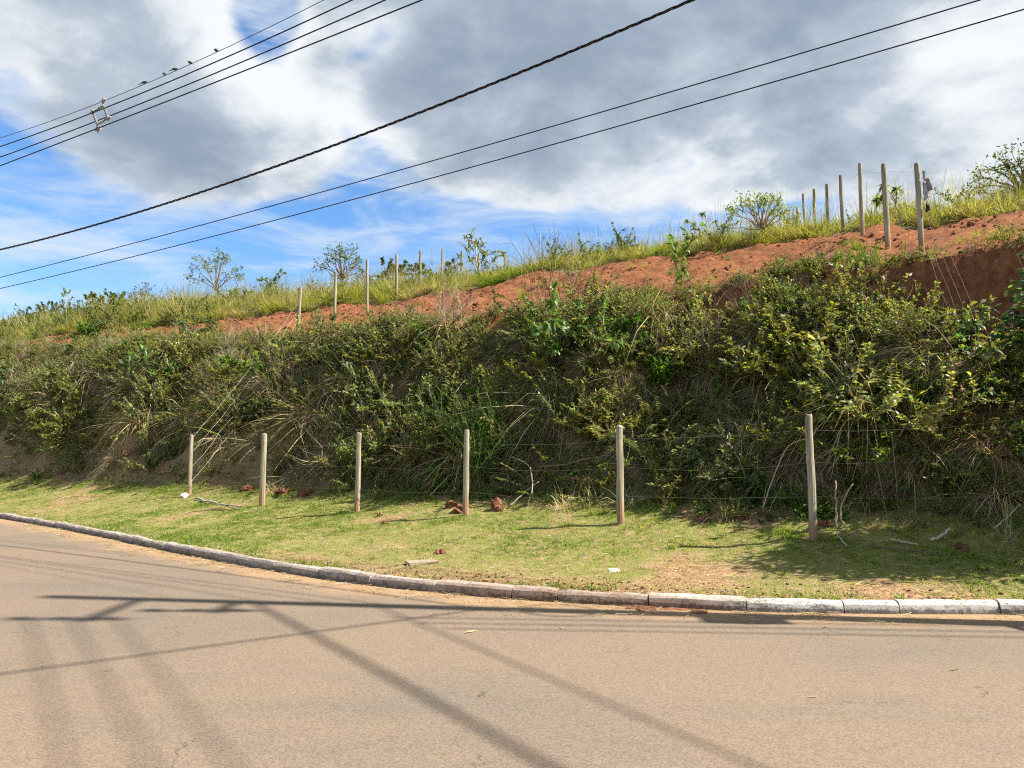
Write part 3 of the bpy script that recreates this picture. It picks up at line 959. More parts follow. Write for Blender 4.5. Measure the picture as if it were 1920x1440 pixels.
def bank_cover():
    protos = []

    def P(fn, ml, ms):
        gl, gs = Geo(), Geo()
        fn(gl, gs)
        protos.append(proto_mesh("undergrowth", gl, gs, ml, ms))
    # 0-2 small-leaved shrubs, olive / mid green / yellowish
    for pal in (OLIV + MIDG[:1], MIDG + OLIV[:1], YELG + OLIV):
        P(lambda gl, gs: g_shrub(gs, gl, 10, 0.60, 0.25, 1.4, 44, 0.048, 0.020, pal, GREY + BRWN), M_LEAF, M_BARK)
    # 3-4 leafy green bushes
    for pal in (MIDG + LUSH, LUSH):
        P(lambda gl, gs: g_shrub(gs, gl, 10, 0.55, 0.2, 1.4, 34, 0.075, 0.034, pal, BRWN), M_LEAF, M_BARK)
    # 5 drooping dead grass skirt, 6 grey dead grass, 7 green grass tussock, 8 mixed tussock
    P(lambda gl, gs: g_tussock(gl, 170, 0.75, 0.16, -0.2, 1.1, 0.95, 0.007, STRW + GREY + BRWN), M_DRY, M_BARK)
    P(lambda gl, gs: g_tussock(gl, 150, 0.6, 0.16, -0.3, 0.9, 0.9, 0.007, GREY + BRWN), M_DRY, M_BARK)
    P(lambda gl, gs: g_tussock(gl, 80, 0.55, 0.10, 0.3, 1.45, 0.5, 0.013, YELG + LUSH + MIDG), M_GRASS, M_BARK)

    def mixed(gl, gs):
        g_tussock(gl, 70, 0.6, 0.14, 0.1, 1.4, 0.6, 0.009, OLIV + YELG[:1])
        g_tussock(gl, 60, 0.5, 0.14, -0.2, 1.0, 0.8, 0.007, STRW + GREY)
    P(mixed, M_GRASS, M_BARK)
    # 9 twiggy dead bush
    P(lambda gl, gs: g_twigs(gs, 16, 0.7, 0.1, 1.4, GREY + BRWN, 0.25, 0.02, 0.004, 5), M_LEAF, M_BARK)
    # 10 ferny plant
    P(lambda gl, gs: g_fronds(gs, gl, 14, 0.55, YELG + OLIV + MIDG, 0.0, 1.2), M_LEAF, M_BARK)
    # 11 large-leaved weed
    P(lambda gl, gs: g_shrub(gs, gl, 4, 0.6, 0.7, 1.5, 14, 0.14, 0.055, LUSH + MIDG, BRWN, 0.12, 0.02, 1, 0.007, 0.06, 0.5), M_LEAF, M_BARK)
    # 12 fine upright herb
    P(lambda gl, gs: g_shrub(gs, gl, 14, 0.5, 0.8, 1.5, 30, 0.03, 0.008, MIDG + YELG[:1] + OLIV, BRWN, 0.1, 0.0, 2, 0.003), M_LEAF, M_BARK)
    # 13 creeping low leaves
    P(lambda gl, gs: g_shrub(gs, gl, 10, 0.45, -0.1, 0.7, 24, 0.05, 0.03, MIDG + LUSH, BRWN, 0.25, 0.08, 1, 0.004), M_LEAF, M_BARK)

    # 14 tall dry stems with a little straw, 15 arching pale dead grass, 16 reddish brown dead bush
    def stems(gl, gs):
        g_twigs(gs, 9, 1.05, 0.6, 1.5, STRW + GREY, 0.08, 0.01, 0.0045, 4)
        g_tussock(gl, 50, 0.7, 0.12, 0.5, 1.5, 0.5, 0.006, STRW)
    P(stems, M_DRY, M_BARK)
    P(lambda gl, gs: g_tussock(gl, 150, 0.85, 0.14, 0.1, 1.3, 0.85, 0.008, STRW + GREY[:1] + OLIV[:1]), M_DRY, M_BARK)

    def brownbush(gl, gs):
        g_shrub(gs, gl, 9, 0.6, 0.3, 1.4, 16, 0.05, 0.02, BRWN + GREY[:1] + [(0.22, 0.11, 0.05)], GREY)
        g_twigs(gs, 6, 0.7, 0.2, 1.4, GREY, 0.2, 0.0, 0.004, 5)
    P(brownbush, M_LEAF, M_BARK)
    n = 27000
    u = R.uniform(-5, 74, n)
    # sample the steep bank evenly along its face
    v = np.where(R.random(n) < 0.82, vtoe(u) - 0.8 + R.uniform(0, 1, n) * (VTOP + 0.45 - vtoe(u) + 0.8), R.uniform(13.5, 16.8, n))
    w = (v - vtoe(u)) / (VTOP - vtoe(u))
    red, lawn, bare = soil_masks(u, v + bend(u))
    gul = np.exp(-((u - 1.1 - 0.3 * (v - 13.8)) / 0.75) ** 2) * sstep(12.9, 13.3, v) * sstep(15.0, 14.6, v)
    left = sstep(12, 17, u)
    den = (1 - 0.92 * sstep(0.3, 0.6, gul)) * (1 - 0.75 * sstep(0.02, -0.2, w))
    den *= 1 - left * 0.88 * sstep(0.36, 0.16, w + 0.12 * fbm(u * 0.6, v, 80, 2))
    above = sstep(VTOP - 0.1, VTOP + 0.6, v)
    patch = fbm(u * 0.5, v * 0.8, 81, 3)
    den *= 1 - above * (1 - np.clip((0.55 + 0.15 * sstep(12, 24, u)) * sstep(16.7, 14.8, v) * sstep(-0.1, 0.3, patch + 0.25 * sstep(14, 24, u)), 0, 1))
    den *= 1 - 0.5 * sstep(5.5, 4.0, u) * sstep(14.25, 14.4, v) * sstep(14.9, 14.6, v)
    den *= 0.7 + 0.3 * sstep(-0.5, 0.1, fbm(u * 0.9, v * 1.4, 82, 3))
    for px, vv, r in ((1822, 12.75, 0.6), (1690, 12.35, 0.5), (1660, 13.6, 0.5), (905, 11.85, 0.5), (497, 13.3, 0.5), (684, 13.1, 0.5), (1090, 13.2, 0.55), (1818, 13.05, 0.4),
                      (1240, 12.9, 0.6), (1375, 12.7, 0.6), (1005, 11.7, 0.4), (285, 12.9, 0.6), (612, 11.9, 0.6), (848, 14.1, 0.5), (1050, 14.4, 0.5), (605, 14.6, 0.5), (378, 15.0, 0.6)):
        xu, yu = spot(px, vv, 640)
        su, sv = xy2uv(xu, yu)
        r *= 0.75
        den *= 1 - 0.65 * (((u - su) / r) ** 2 + ((v - (sv - 0.15)) / (r * 0.9)) ** 2 < 1)
    keep = (R.random(n) < den * np.clip(1.3 - u / 60, 0.4, 1)) & in_view(u, v, 3)
    u, v, w, above = u[keep], v[keep], w[keep], above[keep]
    m = len(u)
    # which plants grow where: broad drifts, drier to the left, greener and leafier in the middle and at the foot
    left = sstep(9, 18, u)
    a = fbm(u * 0.45, v * 0.9, 83, 3) + R.normal(0, 0.22, m)
    W = np.zeros((m, 17))
    W[:, 0] = 1.0 + 0.8 * left
    W[:, 1] = 1.7 - 0.6 * left
    W[:, 2] = 1.3 + 0.3 * w
    W[:, 3] = (1.2 - 0.8 * left) * sstep(-0.2, 0.3, a)
    W[:, 4] = (0.9 - 0.6 * left) * sstep(-0.1, 0.4, a) * sstep(0.9, 0.4, w)
    W[:, 5] = 1.3 * sstep(0.25, -0.2, a) + 0.25 + 0.5 * left
    W[:, 6] = 1.1 * sstep(0.2, -0.2, a) + 0.25 + 0.5 * left
    W[:, 7] = 0.6 + 0.7 * above
    W[:, 8] = 1.2 + 0.8 * left + 0.8 * above
    W[:, 9] = 1.0 * sstep(0.1, -0.2, a) + 0.4 + 0.4 * left
    W[:, 10] = 0.65 * np.exp(-((u - 5) / 3.5) ** 2) + 0.05
    W[:, 11] = 0.16 * (1 - 0.6 * left)
    W[:, 12] = 1.3 * sstep(-0.3, 0.2, a) + 0.2
    W[:, 13] = 0.8 * sstep(0.5, 0.1, w) * (1 - left)
    dry = sstep(0.25, -0.15, fbm(u * 0.6 + 40, v * 0.9, 85, 3) - 0.15 * left)
    W[:, 14] = 0.2 + 0.8 * above + 0.6 * dry + 0.3 * left
    W[:, 15] = 0.6 + 1.2 * dry + 0.5 * left
    W[:, 16] = 0.2 + 0.5 * dry + 0.3 * left
    foot = sstep(0.06, -0.06, w)
    W[:, (0, 1, 2, 9, 14, 16)] *= (1 - 0.8 * foot)[:, None]
    W[:, 7] += 1.6 * foot
    W[:, 5] += 0.5 * sstep(0.5, 0.1, w)
    W[:, 8] += 0.6 * sstep(0.5, 0.1, w)
    W[:, 13] += 1.0 * foot
    W[:, (3, 4, 13)] *= (1 - 0.8 * above)[:, None]
    cw = np.cumsum(W, 1)
    idx = (R.random(m)[:, None] * cw[:, -1:] > cw).sum(1)
    x, y = uv2xy(u, v + bend(u))
    steep = sstep(1.05, 0.8, w) * sstep(-0.05, 0.1, w)
    tilt = steep * R.uniform(0.0, 0.6, m) + (1 - steep) * R.uniform(0, 0.25, m)
    tilt[(idx == 5) | (idx == 6)] += 0.5 * steep[(idx == 5) | (idx == 6)]
    rot = eulers(R.uniform(0, 6.28, m), tilt, OUTWARD + 1.0 + R.normal(0, 0.5, m))
    scl = R.uniform(0.5, 1.4, m) * (1 - 0.35 * above) * (0.8 + 0.25 * sstep(-0.3, 0.4, fbm(u * 0.7, v * 0.9, 84, 2)))
    big = (R.random(m) < 0.17) & np.isin(idx, (0, 1, 2, 10, 12, 15)) & (w < 0.85)
    scl *= np.where(big, R.uniform(1.5, 2.1, m), 1.0)
    scl *= 1 - 0.42 * sstep(0.70, 0.95, w) * sstep(24, 14, u)
    scl *= 1 - 0.45 * sstep(0.2, -0.08, w)
    z = height(u, v + bend(u)) - 0.03
    scatter("bank_undergrowth", "tangled mass of weeds, small shrubs and dead grass covering the steep bank", protos, np.stack([x, y, z], 1), rot, scl, idx)


def rock_mesh(name, seed, m, flat=0.7, sub=2, amp=0.35):
    import bmesh
    bm = bmesh.new()
    bmesh.ops.create_icosphere(bm, subdivisions=sub, radius=1.0)
    P = np.array([v.co[:] for v in bm.verts])
    rad = 1 + 0.13 * np.abs(fbm(P[:, 0] * 9 + seed, P[:, 1] * 9 - P[:, 2] * 8, seed + 9, 2)) * (sub > 2) + amp * fbm(P[:, 0] * 1.3 + seed * 3.1, P[:, 1] * 1.3 + P[:, 2] * 1.7, seed, 3) + 0.16 * fbm(P[:, 0] * 4 + seed, P[:, 1] * 4 + P[:, 2] * 3, seed + 5, 2)
    P = P * rad[:, None] * np.array([1, 0.8, flat])
    for v, p in zip(bm.verts, P):
        v.co = p
    me = bpy.data.meshes.new(name)
    bm.to_mesh(me)
    bm.free()
    me.materials.append(m)
    return me


def soil_crumbs():
    protos = [rock_mesh("soil_crumb", 300 + i, M_CRUMB, 0.65, 1) for i in range(4)]
    n = 36000
    u = R.uniform(-5, 50, n)
    v = R.uniform(13.9, 20.8, n)
    red, _, _ = soil_masks(u, v)
    keep = (R.random(n) < red * (0.08 + 0.92 * sstep(-0.05, 0.45, fbm(u * 1.2, v * 1.6, 90, 3)))) & in_view(u, v)
    u1, v1 = u[keep], v[keep]
    s1 = 0.010 + 0.055 * R.random(len(u1)) ** 4.0
    # crumbs along the kerb and the foot of the bank
    n = 2600
    u = R.uniform(-2, 26, n)
    q = np.abs(R.normal(0.12, 0.22, n))
    v = vkerb(u) + q + 0.12
    keep = R.random(n) < np.exp(-((u - 4.2) / 2.6) ** 2) * 0.9 + 0.06
    u2, v2 = u[keep], v[keep]
    s2 = 0.006 + 0.02 * R.random(len(u2)) ** 2.5
    n = 3500
    u = R.uniform(-2, 40, n)
    v = vtoe(u) + R.normal(0.1, 0.45, n) + sstep(12, 16, u) * R.uniform(0, 0.8, n)
    u3, v3 = u, v
    s3 = 0.008 + 0.035 * R.random(n) ** 3
    u, v, s = np.concatenate([u1, u2, u3]), np.concatenate([v1, v2, v3]), np.concatenate([s1, s2, s3])
    m = len(u)
    x, y = uv2xy(u, v)
    rot = np.stack([R.uniform(-0.4, 0.4, m), R.uniform(-0.4, 0.4, m), R.uniform(0, 6.28, m)], 1)
    scatter("soil_rubble", "loose crumbs and small lumps of red earth on the bare soil", protos, np.stack([x, y, height(u, v) + s * 0.25], 1), rot, s, R.integers(0, 4, m))


def straw_litter():
    protos = []
    for i in range(4):
        g = Geo()
        n = 9
        P = np.stack([R.normal(0, 0.05, n), R.normal(0, 0.05, n), R.uniform(0.002, 0.012, n)], 1)
        ribbons(g, P, rand_dir(n, -0.05, 0.12), R.uniform(0.04, 0.14, n), np.full(n, 0.004), (1, 1, 0.8), np.zeros(n), jit(STRW + GREY[:1], n))
        protos.append(g.mesh("straw", M_DRY))
    # on the road along the kerb (left stretch), on the verge, at the foot of the bank
    n1 = 450
    u = R.uniform(-1, 20, n1)
    q = -np.abs(R.normal(0.10, 0.26, n1)) - 0.02
    v = vkerb(u) + q
    z1 = np.full(n1, 0.004)
    n2 = 9000
    u2 = R.uniform(-2, 28, n2)
    v2 = vkerb(u2) + 0.14 + R.random(n2) * (vtoe(u2) + 0.5 - vkerb(u2))
    red, lawn, bare = soil_masks(u2, v2)
    k = R.random(n2) < 0.25 + 0.75 * bare
    u2, v2 = u2[k], v2[k]
    z2 = height(u2, v2) + 0.012
    u, v, z = np.concatenate([u, u2]), np.concatenate([v, v2]), np.concatenate([z1, z2])
    m = len(u)
    x, y = uv2xy(u, v)
    scatter("straw_litter", "dry straw and grass clippings strewn over verge and gutter", protos, np.stack([x, y, z], 1), np.stack([np.zeros(m), np.zeros(m), R.uniform(0, 6.28, m)], 1), R.uniform(0.6, 1.3, m), R.integers(0, 4, m))


lawn_grass()
slope_grass()
bank_cover()
soil_crumbs()
straw_litter()

# ------------------------------------------------------------------ fences
POST_N = 0


def post_mesh(h, r):
    g = Geo()
    n = 9
    z = np.concatenate([[-0.35, 0.0], np.linspace(0.12, h - 0.02, n), [h]])
    wob = np.cumsum(R.normal(0, 0.0035, (len(z), 2)), 0)
    pts = np.stack([wob[:, 0], wob[:, 1], z], 1)
    rad = r * (1.06 - 0.12 * z / h) * (1 + R.normal(0, 0.025, len(z)))
    rad[-1] *= 0.86
    tube(g, pts, rad, 11, (0.4, 0.35, 0.25))
    v = g.v[0]
    v[-11:, 2] += R.normal(0, 0.006, 11)
    return g.mesh("post", M_WOOD, False)


def sag(a, b, n=14, drop=0.03, wob=0.004):
    a, b = np.array(a, float), np.array(b, float)
    s = np.linspace(0, 1, n)[:, None]
    p = a * (1 - s) + b * s
    p[:, 2] -= drop * 4 * s[:, 0] * (1 - s[:, 0])
    p[1:-1] += R.normal(0, wob, (n - 2, 3))
    return p


WIRE_COL = (0.22, 0.185, 0.15)


def wire(parent, pts, r=0.0017, col=WIRE_COL, name="wire"):
    g = Geo()
    o = np.array(pts[0], float)
    tube(g, np.asarray(pts) - o, r, 4, col)
    pl = np.array(parent.location)
    return link(name, g.mesh(name, M_METAL), parent, o - pl)


def fence(label, posts, strands, rad=0.05, group=None, skip=(), drop=0.05, lean=0.013):
    """posts: list of (x, y, height); strands: heights measured down from the post top"""
    x0, y0 = posts[0][:2]
    root = link("wire_fence", None, None, (x0, y0, float(hxy(x0, y0))), label=label, cat="fence")
    tops = []
    for (x, y, h) in posts:
        z = float(hxy(x, y))
        link("post", post_mesh(h, rad * R.uniform(0.86, 1.12)), root, (x - x0, y - y0, z - root.location.z), (R.normal(0, lean), R.normal(0, lean), R.uniform(0, 6.28)))
        tops.append((x, y, z + h))
    for k, s in enumerate(strands):
        for i in range(len(tops) - 1):
            if (k, i) in skip:
                continue
            a, b = tops[i], tops[i + 1]
            wire(root, sag((a[0], a[1] - rad, a[2] - s), (b[0], b[1] - rad, b[2] - s), 10, drop * R.uniform(0.3, 1.6), 0.006))
    return root, tops


def post_at(px, ytop, v, lo=1.2, hi=2.3):
    x, y = spot(px, v, ytop)
    zt = EYE + ray(px, ytop)[2] * y
    h = zt - float(hxy(x, y))
    return (x, y, min(max(h, lo), hi))


low_posts = [(px, yt, v) for px, yt, v in ((1930, 749, 10.85), (1516, 777, 10.3), (1161, 798, 10.35), (874, 806, 10.3), (673, 811, 10.15), (495, 813, 10.2), (360, 815, 10.6))]
low_posts = [post_at(*p) for p in low_posts]
f_low, low_tops = fence("lower wire fence of pale round posts standing on the roadside verge", low_posts, (0.20, 0.62, 1.05), 0.054)
right_posts = [post_at(*p) for p in ((1720, 306, 14.75), (1658, 308, 16.9), (1612, 307, 18.6), (1577, 328, 20.6), (1549, 346, 22.8), (1526, 355, 25.2), (1508, 362, 27.8), (1493, 378, 31.0))]
f_right, right_tops = fence("wire fence climbing the hilltop, tallest posts against grey cloud", right_posts, (0.16, 0.75), 0.050, drop=0.09)
left_posts = [post_at(*p) for p in ((560, 538, 14.95), (630, 510, 16.9), (690, 487, 18.4), (744, 478, 20.2), (789, 470, 22.3), (828, 466, 24.6), (865, 471, 27.2), (898, 475, 29.8))]
f_left, left_tops = fence("wire fence climbing the red soil left of centre, posts against blue sky", left_posts, (0.18, 0.8), 0.052, drop=0.06)
far_posts = [post_at(*p) for p in ((946, 480, 33.0), (970, 480, 36.0), (988, 481, 39.0))]
fence("distant row of three short fence posts peeping over the grassy crest", far_posts, (0.3,), 0.06)
fence("lone dark fence post among shrubs on the far left skyline", [post_at(60, 605, 24.0)], (), 0.06)
# fence wires running down the bank from the upper corner posts to the lower corner posts
for k in range(4):
    a, b = right_tops[0], low_tops[0]
    wire(f_right, sag((a[0] + 0.05, a[1] - 0.05, a[2] - 0.55 - 0.32 * k), (b[0] - 0.02, b[1] + 0.04, b[2] - 0.12 - 0.34 * k), 14, 0.12 + 0.05 * k, 0.01), 0.0024, (0.14, 0.12, 0.10))
for k in range(4):
    a, b = left_tops[0], low_tops[-1]
    wire(f_left, sag((a[0], a[1], a[2] - 0.5 - 0.28 * k), (b[0] + 0.02, b[1] + 0.03, b[2] - 0.06 - 0.36 * k), 14, 0.10 + 0.04 * k, 0.01), 0.0021, (0.26, 0.23, 0.19))

# ------------------------------------------------------------------ overhead lines and the utility pole that carries them (the pole stands right of the frame)
POLE = (8.3, 6.85)
LEFT_END = (-13.0, 19.0)
BLACK, REDBR = (0.012, 0.011, 0.012), (0.05, 0.02, 0.016)


def in_plane(px, py, off=0.0):
    """where the line of sight meets the vertical plane from the pole along the road"""
    r = ray(px, py)
    A = np.array(POLE)
    e = np.array(LEFT_END) - A
    e = e / np.linalg.norm(e)
    nn = np.array([-e[1], e[0]])
    A = A + nn * off
    d = (nn @ A) / (nn @ np.array(r[:2]))
    return np.array([r[0] * d, r[1] * d, EYE + r[2] * d])


def span(samples, off=0.0, n=90, s1=46.0):
    """hanging cable through measured points: a parabola in the vertical plane"""
    P = np.array([in_plane(x, y, off) for x, y in samples])
    A = np.array(POLE)
    e = np.array(LEFT_END) - A
    e = e / np.linalg.norm(e)
    nn = np.array([-e[1], e[0]])
    A = A + nn * off
    s = (P[:, :2] - A) @ e
    c = np.polyfit(s, P[:, 2], 2)
    c[0] = max(c[0], 0.0006)
    r = P[:, 2] - c[0] * s * s
    c1 = np.polyfit(s, r, 1)
    ss = np.linspace(0.0, s1, n)
    return np.stack([A[0] + e[0] * ss, A[1] + e[1] * ss, c[0] * ss * ss + c1[0] * ss + c1[1]], 1)


def cable(name, label, pts, r, col=BLACK, group=None, sides=6):
    g = Geo()
    o = np.array(pts[0])
    tube(g, pts - o, r, sides, col)
    return link(name, g.mesh(name, M_CABLE, True), None, o, label=label, cat="cable", group=group)


c1 = span([(0, 258), (200, 190), (400, 97), (610, 0)])
c2 = span([(0, 275), (190, 205), (400, 118), (660, 0)], 0.02)
c3 = span([(0, 294), (190, 226), (400, 136), (724, 0)], -0.05)
c4 = span([(0, 311), (190, 238), (400, 155), (792, 0)], 0.05)
GRP = "covered conductors of the upper power line"
cable("messenger_wire", "thin topmost wire of the upper power line, birds perched on it", c1, 0.0065, (0.03, 0.03, 0.033))
cable("power_cable", "second cable of the upper power line, just under the bird wire", c2, 0.0125, group=GRP)
cable("power_cable", "third cable of the upper power line, above the lowest one", c3, 0.0125, group=GRP)
cable("power_cable", "lowest of the four upper power line cables", c4, 0.0125, group=GRP)
cable("telephone_cable", "upper of the two thin cables crossing the sky below the twisted cable", span([(0, 520), (640, 350), (1280, 165), (1838, 0)]), 0.0085, (0.02, 0.02, 0.03))
cable("telephone_cable", "lowest thin cable crossing the whole sky, closest to the hill", span([(0, 541), (640, 380), (1280, 202), (1912, 20)], -0.05), 0.0085, (0.02, 0.02, 0.03))

# twisted low-voltage cable: strands wound round one another
tw = span([(0, 468), (300, 385), (600, 283), (960, 140), (1300, 0)], n=900)
root = link("twisted_cable", None, None, tw[0], label="thick twisted black bundle cable crossing the middle of the sky", cat="cable")
arc = np.concatenate([[0], np.cumsum(np.linalg.norm(np.diff(tw, axis=0), axis=1))])
tn = unit(np.gradient(tw, axis=0))
aa = unit(np.cross(tn, np.array([0, 0, 1.0])))
bb = np.cross(tn, aa)
for k in range(3):
    ph = arc / 0.62 * 2 * np.pi + k * 2.094 + 0.5 * np.sin(arc * 0.7)
    pts = tw + (aa * np.cos(ph)[:, None] + bb * np.sin(ph)[:, None]) * 0.0140
    g = Geo()
    tube(g, pts - tw[0], 0.0100, 5, BLACK if k else REDBR)
    link("strand", g.mesh("strand", M_CABLE, True), root)

# ribbed spacer that keeps the four upper cables apart
pc = [in_plane(196, 192), in_plane(174, 209), in_plane(203, 224), in_plane(180, 239)]
ctr = sum(pc) / 4
sp_root = link("cable_spacer", None, None, ctr, label="pale ribbed diamond spacer clamping the upper power cables together", cat="spacer")
e_al = unit(np.array([LEFT_END[0] - POLE[0], LEFT_END[1] - POLE[1], 0.0]))


def rib_arm(a, b):
    n = 19
    s = np.linspace(0, 1, n)[:, None]
    pts = (a * (1 - s) + b * s) - ctr
    rad = np.where((np.arange(n) % 3 == 1) & (np.arange(n) > 2) & (np.arange(n) < n - 2), 0.042, 0.016)
    g = Geo()
    tube(g, pts, rad * 0.85, 8, (0.27, 0.28, 0.27))
    link("ribbed_arm", g.mesh("ribbed_arm", M_PLAIN, False), sp_root)


zz = np.array([0, 0, 1.0])
sd = unit(np.cross(e_al, zz))
top, bot = ctr + zz * 0.33 - e_al * 0.10, ctr - zz * 0.33 + e_al * 0.06
lf, rt = ctr + e_al * 0.30 + zz * 0.15, ctr - e_al * 0.30 - zz * 0.13
tp, bt = ctr - e_al * 0.10 + zz * 0.20, ctr + e_al * 0.09 - zz * 0.20
for a, b in ((tp, lf), (lf, bt), (bt, rt), (rt, tp)):
    rib_arm(a, b)
for p in (top, lf, rt, bot):
    g = Geo()
    tube(g, np.array([p - zz * 0.06, p - zz * 0.02, p + zz * 0.03, p + zz * 0.06]) - ctr, [0.02, 0.04, 0.04, 0.02], 8, (0.25, 0.26, 0.25))
    tube(g, np.array([p - e_al * 0.10, p + e_al * 0.10]) - ctr, 0.018, 6, (0.4, 0.4, 0.4))
    link("clamp", g.mesh("clamp", M_PLAIN), sp_root)
for a, b in ((tp, top), (bt, bot)):
    g = Geo()
    tube(g, np.array([a, (a + b) / 2 + e_al * 0.03, b]) - ctr, 0.02, 6, (0.25, 0.26, 0.25))
    link("hook", g.mesh("hook", M_PLAIN), sp_root)

# the pole itself
ph = 13.9
pole = link("utility_pole", None, None, (*POLE, float(hxy(*POLE))), label="concrete utility pole standing on the verge beside the kerb", cat="utility pole")
g = Geo()
tube(g, [(0, 0, -0.8), (0, 0, 0), (0, 0, 5), (0, 0, ph)], [0.165, 0.16, 0.13, 0.095], 14, (0.36, 0.34, 0.31))
link("shaft", g.mesh("shaft", M_PLAIN, True), pole)
for z, ln in ((12.75, 1.15), (11.6, 0.6)):
    g = Geo()
    box(g, (0, -ln / 2, z), (0.08, ln, 0.08), (0.3, 0.3, 0.3))
    box(g, (0, -ln + 0.1, z + 0.1), (0.95, 0.07, 0.09), (0.3, 0.3, 0.3))
    link("crossarm", g.mesh("crossarm", M_METAL), pole)
    for dx in (-0.42, 0.0, 0.42):
        g = Geo()
        tube(g, [(dx, -ln + 0.1, z + 0.14 + q * 0.04) for q in range(8)], [0.03, 0.075, 0.04, 0.085, 0.04, 0.075, 0.05, 0.02], 10, (0.45, 0.32, 0.25))
        link("insulator", g.mesh("insulator", M_PLAIN, True), pole)
g = Geo()
th = np.linspace(0, 2 * np.pi * 3, 60)
tube(g, np.stack([0.18 + 0.0 * th, 0.30 * np.cos(th), 8.2 + 0.42 * np.sin(th)], 1) + R.normal(0, 0.01, (60, 3)), 0.012, 5, BLACK)
link("cable_coil", g.mesh("cable_coil", M_CABLE), pole)
g = Geo()
box(g, (0, -0.22, 6.2), (0.35, 0.28, 0.5), (0.1, 0.1, 0.1))
link("junction_box", g.mesh("junction_box", M_PLAIN), pole)
g = Geo()
tube(g, [(0, 0, 3.75), (0.05, -0.35, 3.7), (0.0, -0.85, 3.55)], [0.05, 0.05, 0.06], 8, (0.3, 0.3, 0.3))
link("bracket", g.mesh("bracket", M_METAL), pole)


def drop_line(label, a, b, r, dr=0.5):
    s = np.linspace(0, 1, 24)[:, None]
    a, b = np.array(a, float), np.array(b, float)
    p = a * (1 - s) + b * s
    p[:, 2] -= dr * 4 * s[:, 0] * (1 - s[:, 0])
    cable("overhead_cable", label, p, r)


X, Y = POLE
drop_line("bundle cable from utility pole across the road, its shadow on the asphalt", (X, Y - 0.1, 9.1), (X - 26, Y - 17, 9.2), 0.022, 0.5)
drop_line("thick bundle cable from utility pole leading behind the viewer", (X, Y - 0.1, 11.5), (X + 13, Y - 21, 11.5), 0.034, 0.4)
drop_line("thinner cable from utility pole leading behind the viewer", (X, Y - 0.1, 10.1), (X + 12.5, Y - 21.5, 10.2), 0.016, 0.4)
for dx, nm in ((-0.42, "outer"), (0.0, "middle"), (0.42, "inner")):
    drop_line("%s high conductor on the crossarm leading behind the viewer" % nm, (X + dx, Y - 1.05, 13.1), (X + dx + 12.5, Y - 21, 13.2), 0.014, 0.4)
for k, (dy, z, nm) in enumerate(((-0.55, 9.9, "upper"), (-0.75, 9.6, "middle"), (-0.95, 9.3, "lower"))):
    drop_line("%s conductor leading right from the utility pole" % nm, (X, Y + dy, z), (X + 34, Y + dy - 2.3, z), 0.016, 0.3)

# ------------------------------------------------------------------ birds on the top wire


def bird(px, label, heading, scale=1.0):
    p = in_plane(px, np.interp(px, [0, 200, 400, 610], [258, 190, 97, 0]))
    s = (np.array(p[:2]) - np.array(POLE)) @ (e_al[:2])
    ss = (c1[:, :2] - np.array(POLE)) @ e_al[:2]
    z = np.interp(s, ss, c1[:, 2])
    root = link("swallow", None, None, (p[0], p[1], z), (0, 0, heading), label=label, cat="bird", group="birds on the wire")
    g = Geo()
    th = np.linspace(0, 1, 9)
    pts = np.stack([-0.085 + 0.17 * th, 0 * th, 0.035 + 0.075 * th ** 1.2], 1)
    tube(g, pts, np.array([0.008, 0.022, 0.033, 0.038, 0.036, 0.028, 0.027, 0.022, 0.006]) * 1.15, 8, (0.10, 0.10, 0.11))
    b = link("body", g.mesh("body", M_FEATHER, True), root)
    g = Geo()
    box(g, (-0.13, 0, 0.012), (0.12, 0.03, 0.008), (0.03, 0.03, 0.035))
    g.v[0][:, 2] += (g.v[0][:, 0] + 0.07) * 0.55
    link("tail", g.mesh("tail", M_FEATHER), root)
    for sg in (-1, 1):
        g = Geo()
        tube(g, np.array([(0.05, sg * 0.036, 0.085), (-0.02, sg * 0.042, 0.06), (-0.12, sg * 0.018, 0.022)]), [0.012, 0.018, 0.003], 5, (0.025, 0.025, 0.03))
        link("wing", g.mesh("wing", M_FEATHER), root)
        g = Geo()
        tube(g, [(0.0, sg * 0.012, 0.05), (0.005, sg * 0.012, 0.003)], 0.003, 4, (0.1, 0.07, 0.05))
        link("leg", g.mesh("leg", M_FEATHER), root)
    g = Geo()
    tube(g, [(0.085, 0, 0.112), (0.11, 0, 0.108)], [0.007, 0.001], 5, (0.03, 0.03, 0.03))
    link("beak", g.mesh("beak", M_FEATHER), root)
    root.scale = (0.68 * scale,) * 3


bird(271, "small bird on the wire, lowest of five and closest to the spacer", 0.3)
bird(308, "slim bird on the wire, second from the spacer, seen end on", 2.0)
bird(328, "small bird on the wire, third from the spacer, facing along the wire", 0.6)
bird(356, "dark plump bird on the wire, fourth from the spacer", 2.6)
bird(405, "slim bird perched highest on the wire, farthest from the spacer", 2.1, 1.15)

# ------------------------------------------------------------------ trees and shrubs standing out singly


def plant(name, label, cat, x, y, fn, yaw=0.0, sink=0.02, group=None, ml=None, names=("stem", "foliage"), tilt=0.0):
    gs, gl = Geo(), Geo()
    fn(gs, gl)
    e = eulers(np.array([yaw]), np.array([tilt]), np.array([OUTWARD + 0.6]))[0]
    root = link(name, None, None, (x, y, float(hxy(x, y)) - sink), tuple(e), label=label, cat=cat, group=group)
    if gs.n:
        link(names[0], gs.mesh(names[0], M_BARK), root)
    if gl.n:
        link(names[1], gl.mesh(names[1], ml or M_LEAF), root)
    return root


